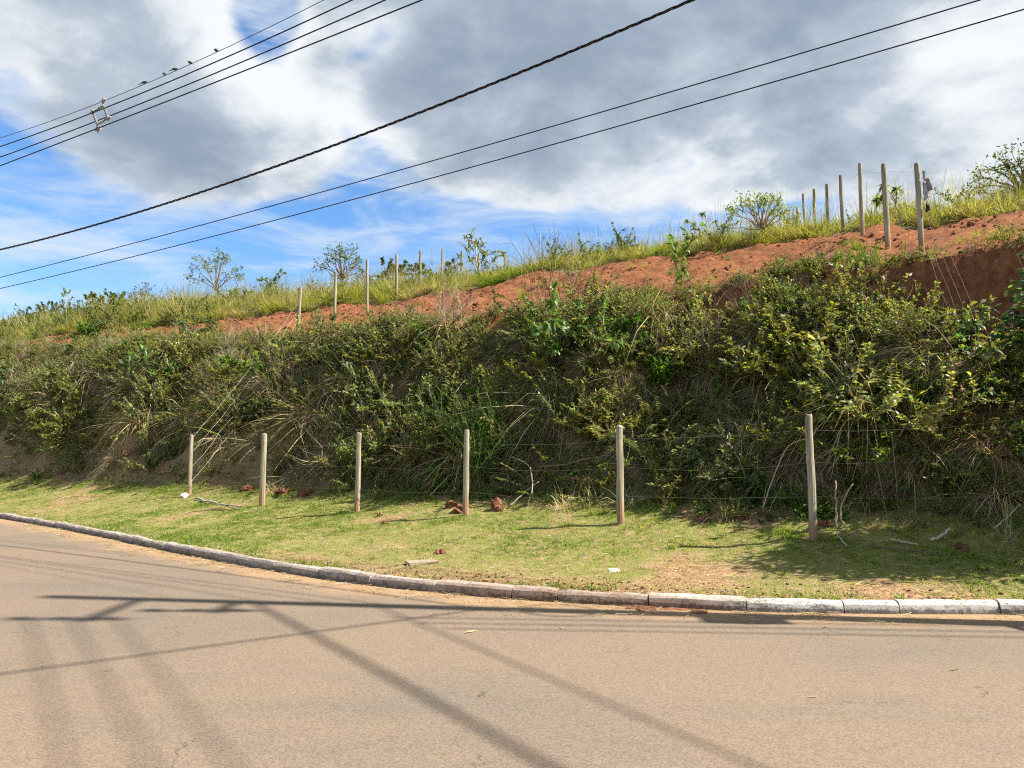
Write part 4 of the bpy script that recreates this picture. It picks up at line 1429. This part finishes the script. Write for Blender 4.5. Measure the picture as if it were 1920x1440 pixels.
def grow(gs, gl, p, d, L, r, lev, P):
    """a limb and its branches; leaf rosettes on the last twigs"""
    pts = curve_path(p, d, L, 5, P.get('bend', 0.16), P.get('grav', -0.02))
    tube(gs, pts, np.linspace(r, r * 0.62, 6), 6 if lev > 1 else 4, jit(P.get('bark', GREY), 1)[0], False)
    if lev == 0:
        n = int(P['leaves'] * 2.8)
        g_leaves_on(gl, pts, n, P['ln'], P['wd'], P['pal'], P.get('ldroop', 0.3), P.get('out', 1.0), P.get('start', 0.45), P.get('up', 0.1))
        return
    kids = P['kids'][min(lev, len(P['kids'])) - 1]
    for k in range(kids):
        i = 5 if k == 0 else R.integers(2, 6)
        dd = unit(pts[i] - pts[i - 1])
        nd = unit(dd * P.get('keep', 0.75) + rand_dir(1, P.get('elo', -0.25), P.get('ehi', 1.0))[0] * P.get('spread', 0.85))
        grow(gs, gl, pts[i], nd, L * P.get('ratio', 0.68) * R.uniform(0.75, 1.15), r * 0.6, lev - 1, P)


BIG = 1.25


def tree(label, x, y, H, lev=3, r=0.05, stems=1, opened=0.25, name="tree", cat="tree", lean=(0, 0), sink=0.03, **P):
    def fn(gs, gl):
        for k in range(stems):
            d = np.array([lean[0] + R.normal(0, 0.15 + opened * (stems > 1)), lean[1] + R.normal(0, 0.15 + opened * (stems > 1)), 1.0])
            grow(gs, gl, (R.normal(0, 0.03), R.normal(0, 0.03), -0.05), d, H * 0.42 * BIG, r * 1.2, lev, P)
    nm = ("trunk", "crown") if name.endswith("tree") else ("stem", "foliage")
    return plant(name, label, cat, x, y, fn, sink=sink, names=nm)


def crowned(name, label, cat, px, ptop, v, wpx, clumps, per, ln, wd, pal, off=0.0, flat=0.55, rc=0.16, droop=0.3, bark=GREY, r=0.045):
    """a small tree: forked trunk, limbs running out to leaf clumps set in a low dome"""
    x, y = spot(px, v, ptop)
    H = EYE + ray(px, ptop)[2] * y - float(hxy(x, y))
    W = wpx / FPX * math.hypot(x, y) * 0.5

    def fn(gs, gl):
        fork = np.array([off * W * 0.3, 0, H * 0.30])
        tube(gs, curve_path((0, 0, -0.05), fork, np.linalg.norm(fork), 4, 0.04, 0), np.linspace(r, r * 0.8, 5), 6, jit(bark, 1)[0], False)
        for k in range(clumps):
            a = k * 2.399 + R.uniform(-0.3, 0.3)
            q = math.sqrt((k + 0.6) / clumps)
            c = np.array([math.cos(a) * q * W + off * W * 0.3, math.sin(a) * q * W * 0.8, H * (1 - flat * q ** 2 * R.uniform(0.7, 1.1)) - rc * 0.6])
            s = np.linspace(0, 1, 7)[:, None]
            p = fork * (1 - s) + c * s + np.sin(s * np.pi) * np.array([0, 0, R.uniform(-0.02, 0.12) * H]) + R.normal(0, 0.03, (7, 3)) * np.sin(s * np.pi)
            bc = jit(bark, 1)[0]
            tube(gs, p, np.linspace(r * 0.6, r * 0.16, 7), 5, bc, False)
            for j in range(4):
                e = c + R.normal(0, rc, 3)
                tube(gs, np.array([p[4 + j % 2], (p[5] + e) / 2 + R.normal(0, 0.02, 3), e]), [r * 0.2, r * 0.14, r * 0.07], 4, bc, False)
                n = per // 4
                P = e + R.normal(0, rc * 0.55, (n, 3))
                ribbons(gl, P, rand_dir(n, -0.6, 0.8), ln * R.uniform(0.6, 1.2, n), wd * R.uniform(0.7, 1.2, n), LEAFP, droop * R.uniform(0, 2, n), jit(pal, n, 0.1, 0.25), twist=R.uniform(-0.7, 0.7, n))
    nm = ("trunk", "crown") if name.endswith("tree") else ("stem", "foliage")
    return plant(name, label, cat, x, y, fn, names=nm)


def at(px, v):
    return spot(px, v, 560)


T = dict(kids=[3, 3, 3], leaves=10, ln=0.13, wd=0.055, pal=MIDG + LUSH)
crowned("savanna_tree", "spreading sparse tree with bare grey limbs on the left skyline", "tree", 408, 472, 24.5, 112, 22, 56, 0.13, 0.055, MIDG + DARK, 0, 0.6, 0.17)
crowned("bushy_tree", "rounded dense bushy tree low on the far left skyline", "tree", 268, 534, 24.5, 62, 16, 44, 0.13, 0.06, DARK + MIDG, 0, 0.6, 0.2)
crowned("savanna_tree", "leafy dark green tree on the skyline behind the two leftmost upper posts", "tree", 646, 459, 24.5, 96, 22, 44, 0.12, 0.06, DARK + MIDG, -0.3, 0.6, 0.17, 0.3, BRWN)
x, y = at(737, 26.0)
tree("low dark bush on the skyline between second and third upper posts", x, y, 1.5, 2, 0.03, 4, name="shrub", cat="shrub", **{**T, 'leaves': 26, 'pal': DARK + MIDG, 'ln': 0.14})
x, y = at(778, 26.0)
tree("small dark bush on the skyline beside the fourth upper post", x, y, 1.6, 2, 0.03, 3, name="shrub", cat="shrub", **{**T, 'leaves': 24, 'pal': DARK + MIDG, 'ln': 0.14})
x, y = at(818, 25.5)
plant("dead_shrub", "bare leafless shrub with thin upright twigs on the skyline", "shrub", x, y, lambda gs, gl: g_twigs(gs, 9, 1.7, 0.75, 1.5, BRWN + GREY, 0.09, -0.01, 0.011, 5))
x, y = at(903, 24.5)
tree("sapling with drooping pale leaves beside short posts on the crest", x, y, 2.0, 2, 0.03, 3, name="sapling", cat="sapling", **{**T, 'kids': [3, 2], 'leaves': 7, 'ln': 0.24, 'wd': 0.07, 'pal': PALE + OLIV, 'ldroop': 0.6, 'start': 0.35, 'ehi': 1.3})
x, y = at(862, 25.5)
tree("small sapling with hanging leaves left of the taller crest sapling", x, y, 1.4, 2, 0.022, 2, name="sapling", cat="sapling", **{**T, 'kids': [3, 2], 'leaves': 6, 'ln': 0.22, 'wd': 0.07, 'pal': PALE + OLIV, 'ldroop': 0.6, 'start': 0.35})
x, y = at(512, 24.0)
tree("thin small tree with a rounded tuft of leaves left of centre skyline", x, y, 1.6, 2, 0.025, 2, name="sapling", cat="sapling", **{**T, 'leaves': 12, 'pal': MIDG + OLIV})
x, y = at(1034, 21.5)
plant("dead_stalk", "tall dry dead stalk leaning above the grass crest", "weed", x, y, lambda gs, gl: g_twigs(gs, 3, 1.7, 1.15, 1.45, BRWN + GREY, 0.06, 0.0, 0.010, 9, 0.05))
crowned("shrub", "wide spreading shrub with drooping grey green leaves left of the tall posts", "shrub", 1425, 362, 20.6, 140, 24, 26, 0.14, 0.04, PALE + MIDG, 0.0, 0.5, 0.11, 0.8, GREY, 0.03)
x, y = at(1318, 21.0)
tree("slender nearly leafless sapling left of the wide spreading shrub", x, y, 1.45, 2, 0.02, 2, name="sapling", cat="sapling", **{**T, 'kids': [2, 2], 'leaves': 7, 'ln': 0.14, 'wd': 0.045, 'pal': PALE + MIDG, 'ldroop': 0.8, 'start': 0.75})
x, y = at(1700, 20.5)
tree("leaning sprig with one tuft of leaves between the tall right posts", x, y, 1.5, 1, 0.018, 2, name="sapling", cat="sapling", lean=(-0.5, 0), **{**T, 'kids': [2], 'leaves': 14, 'ln': 0.19, 'wd': 0.06, 'pal': PALE + MIDG, 'ldroop': 0.8, 'start': 0.8})
crowned("savanna_tree", "broad gnarled dark tree on the skyline at the upper right corner", "tree", 1905, 284, 25.0, 170, 26, 44, 0.11, 0.05, DARK + MIDG, 0.4, 0.55, 0.15, 0.3, BRWN, 0.06)
for px, v, H, lab, pal, lv in ((222, 24.5, 1.5, "dark shrub on the left skyline just below the rounded bushy tree", DARK + MIDG, 22), (196, 22.5, 1.4, "airy light green shrub on the left slope above the red soil end", MIDG + OLIV, 20),
                               (168, 24.5, 1.6, "dark leafy shrub left of the airy light green one", DARK + MIDG, 18), (139, 25.0, 2.1, "tall thin sapling with sparse crown rising from far left shrubs", MIDG, 9),
                               (105, 24.5, 1.7, "dark spreading shrub just right of the lone post", DARK + MIDG, 18), (84, 22.5, 1.2, "low dark shrub in front of the lone post", DARK, 22), (38, 24.0, 1.2, "low bluish shrub left of the lone post", DARK + MIDG, 22), (8, 24.5, 1.3, "shrub cut by the picture's left edge on the skyline", DARK + MIDG, 20)):
    x, y = at(px, v)
    tree(lab, x, y, H * 1.45, 2, 0.03, 3 if lv > 10 else 1, name="shrub" if H < 2 else "sapling", cat="shrub" if H < 2 else "sapling", **{**T, 'leaves': lv, 'pal': pal, 'ln': 0.15, 'wd': 0.075})

# tree beside the pole at the right edge: only its left side reaches into the picture, its shade lies on the verge
def leaf_mass(gl, c, rad, clumps, per, ln, wd, pal):
    d = unit(R.normal(0, 1, (clumps, 3)))
    q = np.array(c) + d * np.array(rad) * (R.uniform(0.15, 1.0, (clumps, 1)) ** 0.45)
    P = np.repeat(q, per, 0) + R.normal(0, 0.11, (clumps * per, 3))
    n = len(P)
    ribbons(gl, P, rand_dir(n, -0.6, 0.7), ln * R.uniform(0.6, 1.2, n), wd * R.uniform(0.7, 1.2, n), LEAFP, R.uniform(0, 0.7, n), jit(pal, n, 0.1, 0.25), twist=R.uniform(-0.7, 0.7, n))


def roadside(gs, gl):
    P = dict(kids=[3, 3, 3], leaves=8, ln=0.12, wd=0.055, pal=DARK + LUSH[:1], bark=BRWN, spread=0.95, elo=-0.2, ehi=0.7)
    grow(gs, gl, (0, 0, -0.05), (-0.25, 0.0, 1.0), 1.35, 0.075, 3, P)
    leaf_mass(gl, (-0.55, 0.05, 2.75), (1.75, 0.95, 0.85), 520, 13, 0.12, 0.055, DARK + DARK + LUSH[:1])
    leaf_mass(gl, (-0.1, 0.1, 3.4), (1.0, 0.7, 0.6), 160, 13, 0.12, 0.055, DARK + LUSH[:1])


plant("roadside_tree", "dark green leafy tree reaching in at the right edge", "tree", 8.0, 8.85, roadside, names=("trunk", "crown"))


def palmate(gs, gl):
    for k in range(5):
        pts = curve_path((R.normal(0, 0.05), R.normal(0, 0.05), 0), rand_dir(1, 0.9, 1.45)[0], R.uniform(1.3, 2.3), 6, 0.08, 0)
        tube(gs, pts, np.linspace(0.025, 0.014, 7), 6, (0.28, 0.25, 0.2), False)
        for q in range(9):
            i = R.integers(2, 7)
            pd = rand_dir(1, -0.1, 0.9)[0]
            pe = curve_path(pts[i], pd, R.uniform(0.25, 0.4), 4, 0.05, 0.02)
            tube(gs, pe, 0.005, 3, (0.2, 0.22, 0.1), False)
            n = 8
            a = np.linspace(-2.4, 2.4, n)
            f = unit(np.array([pd[0], pd[1], 0.0]))
            s = np.array([-f[1], f[0], 0])
            D = f[None, :] * np.cos(a)[:, None] + s[None, :] * np.sin(a)[:, None] + np.array([0, 0, -0.15])
            ribbons(gl, np.tile(pe[-1], (n, 1)), D, R.uniform(0.28, 0.42) * (1 - 0.12 * np.abs(a)), np.full(n, 0.075), (0.25, 0.7, 1.0, 0.8, 0.1), np.full(n, 0.5), jit(PALE + MIDG, n, 0.06, 0.15))


x, y = spot(4, 12.9, 700)
plant("palmate_plant", "tall plant with hand shaped pale green leaves at the left edge", "plant", x, y, palmate, sink=0.25)

# single plants that stand out on the bank and the red soil
def bank_plant(name, label, cat, px, v, fn, tilt=0.0, ml=None):
    x, y = spot(px, v, 640)
    o = plant(name, label, cat, x, y, fn, yaw=R.uniform(0, 6.28), tilt=tilt, ml=ml, sink=0.02)
    o.scale = (1.45,) * 3 if v < 14.5 else (1.2,) * 3
    return o


bank_plant("grass_tussock", "round dark based grass tussock on the red soil near the tall posts", "grass tussock", 1622, 15.3, lambda gs, gl: (g_tussock(gl, 260, 0.62, 0.2, 0.3, 1.5, 0.5, 0.014, LUSH + YELG[:1] + MIDG), g_tussock(gl, 120, 0.4, 0.24, 0, 0.9, 0.5, 0.012, DARK + BRWN)), 0, M_GRASS)
bank_plant("grass_tussock", "bright yellow green grass clump low on the bank near the rightmost lower post", "grass tussock", 1690, 12.35, lambda gs, gl: g_tussock(gl, 200, 0.62, 0.16, 0.4, 1.5, 0.45, 0.014, YELG + LUSH[:1]), 0.3, M_GRASS)
bank_plant("dead_grass_skirt", "pale dead grass hanging like a curtain at the lower right of the bank", "grass tussock", 1822, 12.75, lambda gs, gl: g_tussock(gl, 520, 1.05, 0.2, -0.5, 0.9, 1.25, 0.007, STRW + GREY), 0.9, M_DRY)
bank_plant("dead_grass_skirt", "grey dead grass hanging over dark hollow below the gully", "grass tussock", 1660, 13.6, lambda gs, gl: g_tussock(gl, 320, 0.8, 0.2, -0.5, 0.9, 1.2, 0.007, GREY + STRW[:1]), 0.9, M_DRY)
bank_plant("feathery_bush", "bright green feathery bush behind the middle lower post", "shrub", 905, 11.85, lambda gs, gl: g_shrub(gs, gl, 30, 1.35, 0.7, 1.5, 70, 0.045, 0.010, LUSH + LUSH + MIDG, MIDG, 0.08, 0.0, 3, 0.005, 0.3, 0.1, 0.1, 0.6), 0.12)
bank_plant("leafy_vine", "leafy plant with drooping glossy leaves on the bank, left of centre", "vine", 497, 13.3, lambda gs, gl: g_shrub(gs, gl, 5, 1.1, 0.9, 1.5, 40, 0.15, 0.055, MIDG + LUSH, BRWN, 0.15, 0.05, 2, 0.009, 0.08, 0.9), 0.25)
bank_plant("leafy_vine", "hanging pale leaved creeper on the bank above the third lower post from left", "vine", 684, 13.1, lambda gs, gl: g_shrub(gs, gl, 5, 0.9, 0.6, 1.5, 36, 0.13, 0.035, PALE + MIDG, BRWN, 0.15, 0.08, 1, 0.008, 0.08, 1.1), 0.3)
bank_plant("leafy_vine", "broad leaved green climber in the middle of the bank, centre right", "vine", 1090, 13.2, lambda gs, gl: g_shrub(gs, gl, 7, 0.95, 0.5, 1.5, 46, 0.12, 0.05, LUSH + MIDG, BRWN, 0.16, 0.06, 3, 0.008, 0.12, 0.8), 0.3)
bank_plant("broadleaf_plant", "upright weed with large glossy light green leaves below the gully", "plant", 1818, 13.05, lambda gs, gl: g_shrub(gs, gl, 7, 0.75, 0.7, 1.5, 26, 0.13, 0.046, YELG[:1] + LUSH + PALE, MIDG, 0.12, 0.02, 1, 0.009, 0.10, 0.6), 0.3)
bank_plant("feather_leaf_bush", "yellow green bush with ferny compound leaves, centre of the bank", "shrub", 1240, 12.9, lambda gs, gl: g_fronds(gs, gl, 110, 0.62, YELG[:2] + OLIV + MIDG, -0.1, 1.3, 20, 0.06, 0.013, 0.28), 0.45)
bank_plant("feather_leaf_bush", "olive bush with ferny compound leaves right of the yellow green one", "shrub", 1375, 12.7, lambda gs, gl: g_fronds(gs, gl, 110, 0.62, OLIV + MIDG, -0.1, 1.3, 20, 0.06, 0.013, 0.3), 0.45)
bank_plant("feather_leaf_bush", "small ferny bush at the foot of the bank behind the fourth lower post", "shrub", 1005, 11.7, lambda gs, gl: g_fronds(gs, gl, 16, 0.75, YELG + LUSH, 0.0, 1.3, 18, 0.10, 0.024, 0.06), 0.2)
bank_plant("upright_weed", "tall single weed with hanging leaves standing at the red soil's edge", "weed", 1277, 14.7, lambda gs, gl: g_shrub(gs, gl, 2, 1.25, 1.3, 1.55, 60, 0.15, 0.05, MIDG + LUSH, BRWN, 0.06, 0, 1, 0.01, 0.03, 0.9, 0.15), 0)
bank_plant("dead_shrub", "clump of tall dry dead stems rising before the red soil, centre", "shrub", 1050, 14.4, lambda gs, gl: g_twigs(gs, 34, 1.35, 0.9, 1.5, GREY + BRWN, 0.10, 0, 0.007, 5, 0.22), 0.1)
bank_plant("dead_shrub", "pale bare twiggy bush near the top of the bank, left of the dead stems", "shrub", 848, 14.1, lambda gs, gl: g_twigs(gs, 30, 0.95, 0.4, 1.5, GREY + STRW[:1], 0.16, 0, 0.006, 6, 0.14), 0.15)
bank_plant("dead_shrub", "bleached bare branches sprawling low behind the second lower post from left", "shrub", 612, 11.9, lambda gs, gl: g_twigs(gs, 10, 1.2, 0.2, 1.3, STRW + GREY, 0.2, 0.0, 0.011, 6, 0.1), 0.2)
bank_plant("low_shrub", "low dark glossy shrub on the red soil's far left end", "shrub", 176, 15.6, lambda gs, gl: g_shrub(gs, gl, 10, 0.8, 0.2, 1.3, 40, 0.18, 0.07, DARK + LUSH, BRWN, 0.15, 0.03, 2, 0.012, 0.15, 0.5))
bank_plant("low_shrub", "grey green shrub in front of the red soil, left of the first upper post", "shrub", 378, 15.0, lambda gs, gl: g_shrub(gs, gl, 10, 0.95, 0.3, 1.4, 44, 0.13, 0.05, PALE + DARK, BRWN, 0.15, 0.02, 3, 0.011, 0.15, 0.4))
bank_plant("leafy_weed", "bright leafy weed on the bank just right of the first upper post", "weed", 605, 14.6, lambda gs, gl: g_shrub(gs, gl, 6, 0.8, 0.8, 1.5, 34, 0.12, 0.04, MIDG + LUSH, BRWN, 0.12, 0.02, 2, 0.008, 0.1, 0.6), 0.1)
bank_plant("leafy_weed", "light green weed with tufted leaves in the left part of the bank", "weed", 285, 12.9, lambda gs, gl: g_shrub(gs, gl, 6, 0.9, 0.8, 1.5, 26, 0.20, 0.06, PALE + LUSH, BRWN, 0.12, 0.02, 2, 0.009, 0.1, 0.8, 0.5), 0.2)
bank_plant("grass_tussock", "spiky bright grass on the edge above the gully, far right", "grass tussock", 1838, 14.2, lambda gs, gl: g_tussock(gl, 70, 0.6, 0.14, 0.8, 1.5, 0.25, 0.018, YELG + LUSH[:1]), 0, M_GRASS)

# ------------------------------------------------------------------ earth clods, sticks and litter lying about


def clod(label, px, v, size, seed, group=None, flat=0.7):
    x, y = spot(px, v, 960)
    me = rock_mesh("earth_clod", seed, M_CLOD, flat, 4, 0.75)
    o = link("earth_clod", me, None, (x, y, float(hxy(x, y)) + size * flat * 0.12), (0, 0, seed), label=label, cat="clod")
    o.scale = (size * 0.8,) * 3


clod("large red earth clod leaning behind the fourth lower post", 866, 10.55, 0.16, 501)
clod("tall crumbling red clod just right of the fourth lower post", 932, 10.75, 0.15, 502, None, 1.1)
clod("broken red clod at the left of the two behind the fourth post", 845, 10.7, 0.14, 503)
clod("red clod beside weeds left of the sixth lower post", 1318, 10.85, 0.12, 504)
clod("red lump half hidden in leaves nearer the sixth lower post", 1388, 11.0, 0.11, 505)
clod("small brick red lump by the kerbside hollow", 826, 7.95, 0.085, 506)
clod("small red lump in the grass right of the third lower post", 712, 9.9, 0.07, 507)
clod("flat red lump in the grass just below the other near the third post", 720, 9.45, 0.06, 508)
clod("reddish clod between second and third lower posts at the bank foot", 530, 11.1, 0.20, 509)
clod("wide reddish clod left of the third lower post at the bank foot", 570, 11.2, 0.2, 510)
clod("reddish clod just right of the first lower post at the bank foot", 462, 11.2, 0.24, 511)
clod("pale red clod lying alone on the left dirt slope", 113, 11.6, 0.17, 512)
clod("small red lump on the dirt slope above the first lower post", 235, 11.9, 0.2, 513)
clod("little red lump on the left dirt slope near the bank top", 155, 12.5, 0.2, 514)
clod("red lump behind the sixth lower post", 1545, 10.9, 0.09, 515)
clod("red lump among sticks right of the sixth lower post", 1800, 10.65, 0.1, 516)
clod("heap of red mud spilling over the kerb into the road, left part", 1187, 7.28, 0.26, 517, None, 0.22)
clod("heap of red mud spilling over the kerb into the road, right part", 1290, 7.5, 0.30, 518, None, 0.18)


def stick(label, pts, r, col, name="stick", cat="stick"):
    P = []
    for px, v, dz in pts:
        x, y = spot(px, v, 960)
        P.append((x, y, float(hxy(x, y)) + dz))
    P = np.array(P)
    s = np.linspace(0, len(P) - 1, 14)
    Q = np.stack([np.interp(s, np.arange(len(P)), P[:, i]) for i in range(3)], 1)
    for _ in range(2):
        Q[1:-1] = (Q[:-2] + 2 * Q[1:-1] + Q[2:]) / 4
    Q[1:-1] += R.normal(0, r * 0.35, (12, 3))
    g = Geo()
    tube(g, Q - Q[0], np.linspace(r, r * 0.6, 14), 6, col)
    link(name, g.mesh(name, M_BARK, True), None, Q[0], label=label, cat=cat)


PALEW, GRYW, BRNW = (0.40, 0.31, 0.22), (0.30, 0.25, 0.19), (0.15, 0.105, 0.07)
stick("stout pale bent stick lying right of the sixth lower post", [(1742, 10.75, 0.03), (1765, 10.85, 0.06), (1780, 10.95, 0.13)], 0.022, PALEW)
stick("straight grey stick on the ground between bent stick and sixth post", [(1668, 10.55, 0.04), (1718, 10.5, 0.05)], 0.017, PALEW)
stick("long thin stick curving along the ground right of the sixth post", [(1625, 10.25, 0.03), (1700, 10.3, 0.03), (1758, 10.35, 0.05)], 0.012, BRNW)
stick("upright broken stick leaning right of the sixth lower post", [(1567, 10.75, 0.0), (1568, 10.8, 0.35), (1569, 10.85, 0.62)], 0.015, PALEW)
stick("curved pale branch arching beside the upright broken stick", [(1590, 10.6, 0.02), (1572, 10.7, 0.22), (1585, 10.8, 0.42), (1602, 10.85, 0.58)], 0.012, PALEW)
stick("curved root looping on the ground beside the sixth post", [(1585, 10.15, 0.02), (1567, 10.35, 0.08), (1566, 10.5, 0.25)], 0.012, GRYW)
stick("long arching dead branch left of the sixth lower post", [(1428, 11.2, 0.05), (1450, 11.3, 0.5), (1480, 11.4, 0.95), (1525, 11.4, 1.05)], 0.010, PALEW)
stick("pale dead branch poking out at the right edge of the verge", [(1862, 11.2, 0.06), (1890, 11.35, 0.18), (1915, 11.5, 0.3)], 0.012, PALEW)
stick("grey branch lying behind and right of the fourth lower post", [(955, 10.9, 0.05), (985, 11.2, 0.2), (1010, 11.3, 0.35)], 0.012, PALEW)
stick("forked grey branch hanging from the bank between fourth and fifth posts", [(990, 11.0, 0.02), (1000, 11.2, 0.3), (995, 11.4, 0.6), (960, 11.5, 0.75)], 0.014, GRYW)
stick("brown branch lying across the bank foot left of the fifth post", [(1010, 11.5, 0.55), (1060, 11.5, 0.6), (1110, 11.45, 0.75)], 0.02, BRNW)
stick("dry branch leaning at the bank foot between third and fourth posts", [(715, 11.3, 0.02), (740, 11.5, 0.3), (765, 11.7, 0.6)], 0.013, BRNW)
stick("long grey pole lying in the grass beside the first lower post", [(366, 10.35, 0.04), (405, 10.1, 0.04), (452, 10.0, 0.05)], 0.026, (0.33, 0.32, 0.28))
stick("dark twig lying on the road near the kerb on the left", [(467, 6.45, 0.012), (488, 6.5, 0.015), (507, 6.52, 0.012)], 0.011, BRNW)

g = Geo()
x, y = spot(790, 7.35, 1068)
box(g, (0, 0, -0.01), (0.38, 0.26, 0.05), (0.30, 0.245, 0.175))
g.v[0] += R.normal(0, 0.012, g.v[0].shape)
link("concrete_slab", g.mesh("concrete_slab", M_PLAIN), None, (x, y, float(hxy(x, y)) + 0.01), (0.03, 0.02, 0.4), label="small pale concrete slab set in the verge beside the kerb", cat="slab")
x, y = spot(346, 10.5, 935)
o = link("white_stone", rock_mesh("white_stone", 77, M_PLAIN, 0.8, 2, 0.4), None, (x, y, float(hxy(x, y)) + 0.04), label="white stone at the foot of the leftmost lower post", cat="stone")
at_ = o.data.attributes.new("Col", 'FLOAT_COLOR', 'POINT')
at_.data.foreach_set("color", [0.62, 0.60, 0.56, 1.0] * len(o.data.vertices))
o.scale = (0.10,) * 3
g = Geo()
x, y = spot(1150, 8.05, 1062)
box(g, (0, 0, 0), (0.13, 0.07, 0.03), (0.66, 0.62, 0.58))
g.v[0] += R.normal(0, 0.006, g.v[0].shape)
link("paper_scrap", g.mesh("paper_scrap", M_PLAIN), None, (x, y, float(hxy(x, y)) + 0.02), (0, 0, 0.3), label="crumpled white scrap of litter on the verge between two posts", cat="litter")

# torn plastic sheet caught on the tallest post
a = right_tops[0]
root = link("torn_sheet", None, None, (a[0] + 0.06, a[1] - 0.03, a[2] - 0.9), label="torn grey plastic sheet caught on the rightmost upper post", cat="plastic sheet")


def rag(name, outline, col, bulge=0.05):
    pts = np.array(outline, float)
    n, g = 9, Geo()
    c = pts.mean(0)
    V, F = [], []
    for s in np.linspace(0, 1, n):
        for t in np.linspace(0, 1, 6):
            top = pts[0] * (1 - t) + pts[1] * t
            bt_ = pts[3] * (1 - t) + pts[2] * t
            p = top * (1 - s) + bt_ * s
            V.append((p[0] + R.normal(0, 0.006), -0.03 + bulge * math.sin(3.1 * t + 2.2 * s) + R.normal(0, 0.008), p[1] + R.normal(0, 0.006)))
    for i in range(n - 1):
        for j in range(5):
            F.append([i * 6 + j, i * 6 + j + 1, (i + 1) * 6 + j + 1, (i + 1) * 6 + j])
    g.add(V, F, col)
    me = g.mesh(name, M_PLAIN, True)
    o = link(name, me, root)
    md = o.modifiers.new("thickness", 'SOLIDIFY')
    md.thickness = 0.004


rag("sheet", [(0.0, 0.64), (0.10, 0.62), (0.13, 0.38), (0.06, 0.36)], (0.30, 0.27, 0.25))
rag("sheet", [(0.0, 0.76), (0.03, 0.75), (0.02, 0.60), (0.0, 0.60)], (0.34, 0.32, 0.30), 0.02)
rag("strip", [(0.0, 0.62), (0.03, 0.55), (0.05, 0.26), (0.0, 0.20)], (0.42, 0.40, 0.40), 0.03)
rag("strip", [(0.02, 0.18), (0.09, 0.13), (0.07, 0.02), (0.03, 0.0)], (0.05, 0.05, 0.06), 0.02)

# small leaves and chips on the road
for k, (px, py, ln, col) in enumerate(((215, 1257, 0.05, STRW[0]), (895, 1183, 0.10, STRW[1]), (1055, 1180, 0.06, STRW[2]), (1552, 1175, 0.06, YELG[0]), (1800, 1255, 0.07, PALEW), (1128, 1329, 0.035, PALE[0]), (1515, 1309, 0.05, (0.55, 0.36, 0.17)))):
    r = ray(px, py)
    d = -EYE / r[2]
    g = Geo()
    ribbons(g, np.array([[0, 0, 0.005]]), rand_dir(1, 0.0, 0.15), np.array([ln * 1.6]), np.array([ln * 0.3]), LEAFP, np.array([0.05]), [col])
    link("fallen_leaf", g.mesh("fallen_leaf", M_DRY), None, (r[0] * d, d, 0.003), label=["straw chip on the road near the left cable shadow", "pale dry leaf on the road right below the pole shadow", "curled straw coloured leaf right of the pale dry leaf", "yellow green leaf in the pole shadow before the white kerb", "dry twig piece on the road at the right", "grey green leaf on the road, bottom centre", "orange leaf scrap on the grey patch of road"][k], cat="leaf")
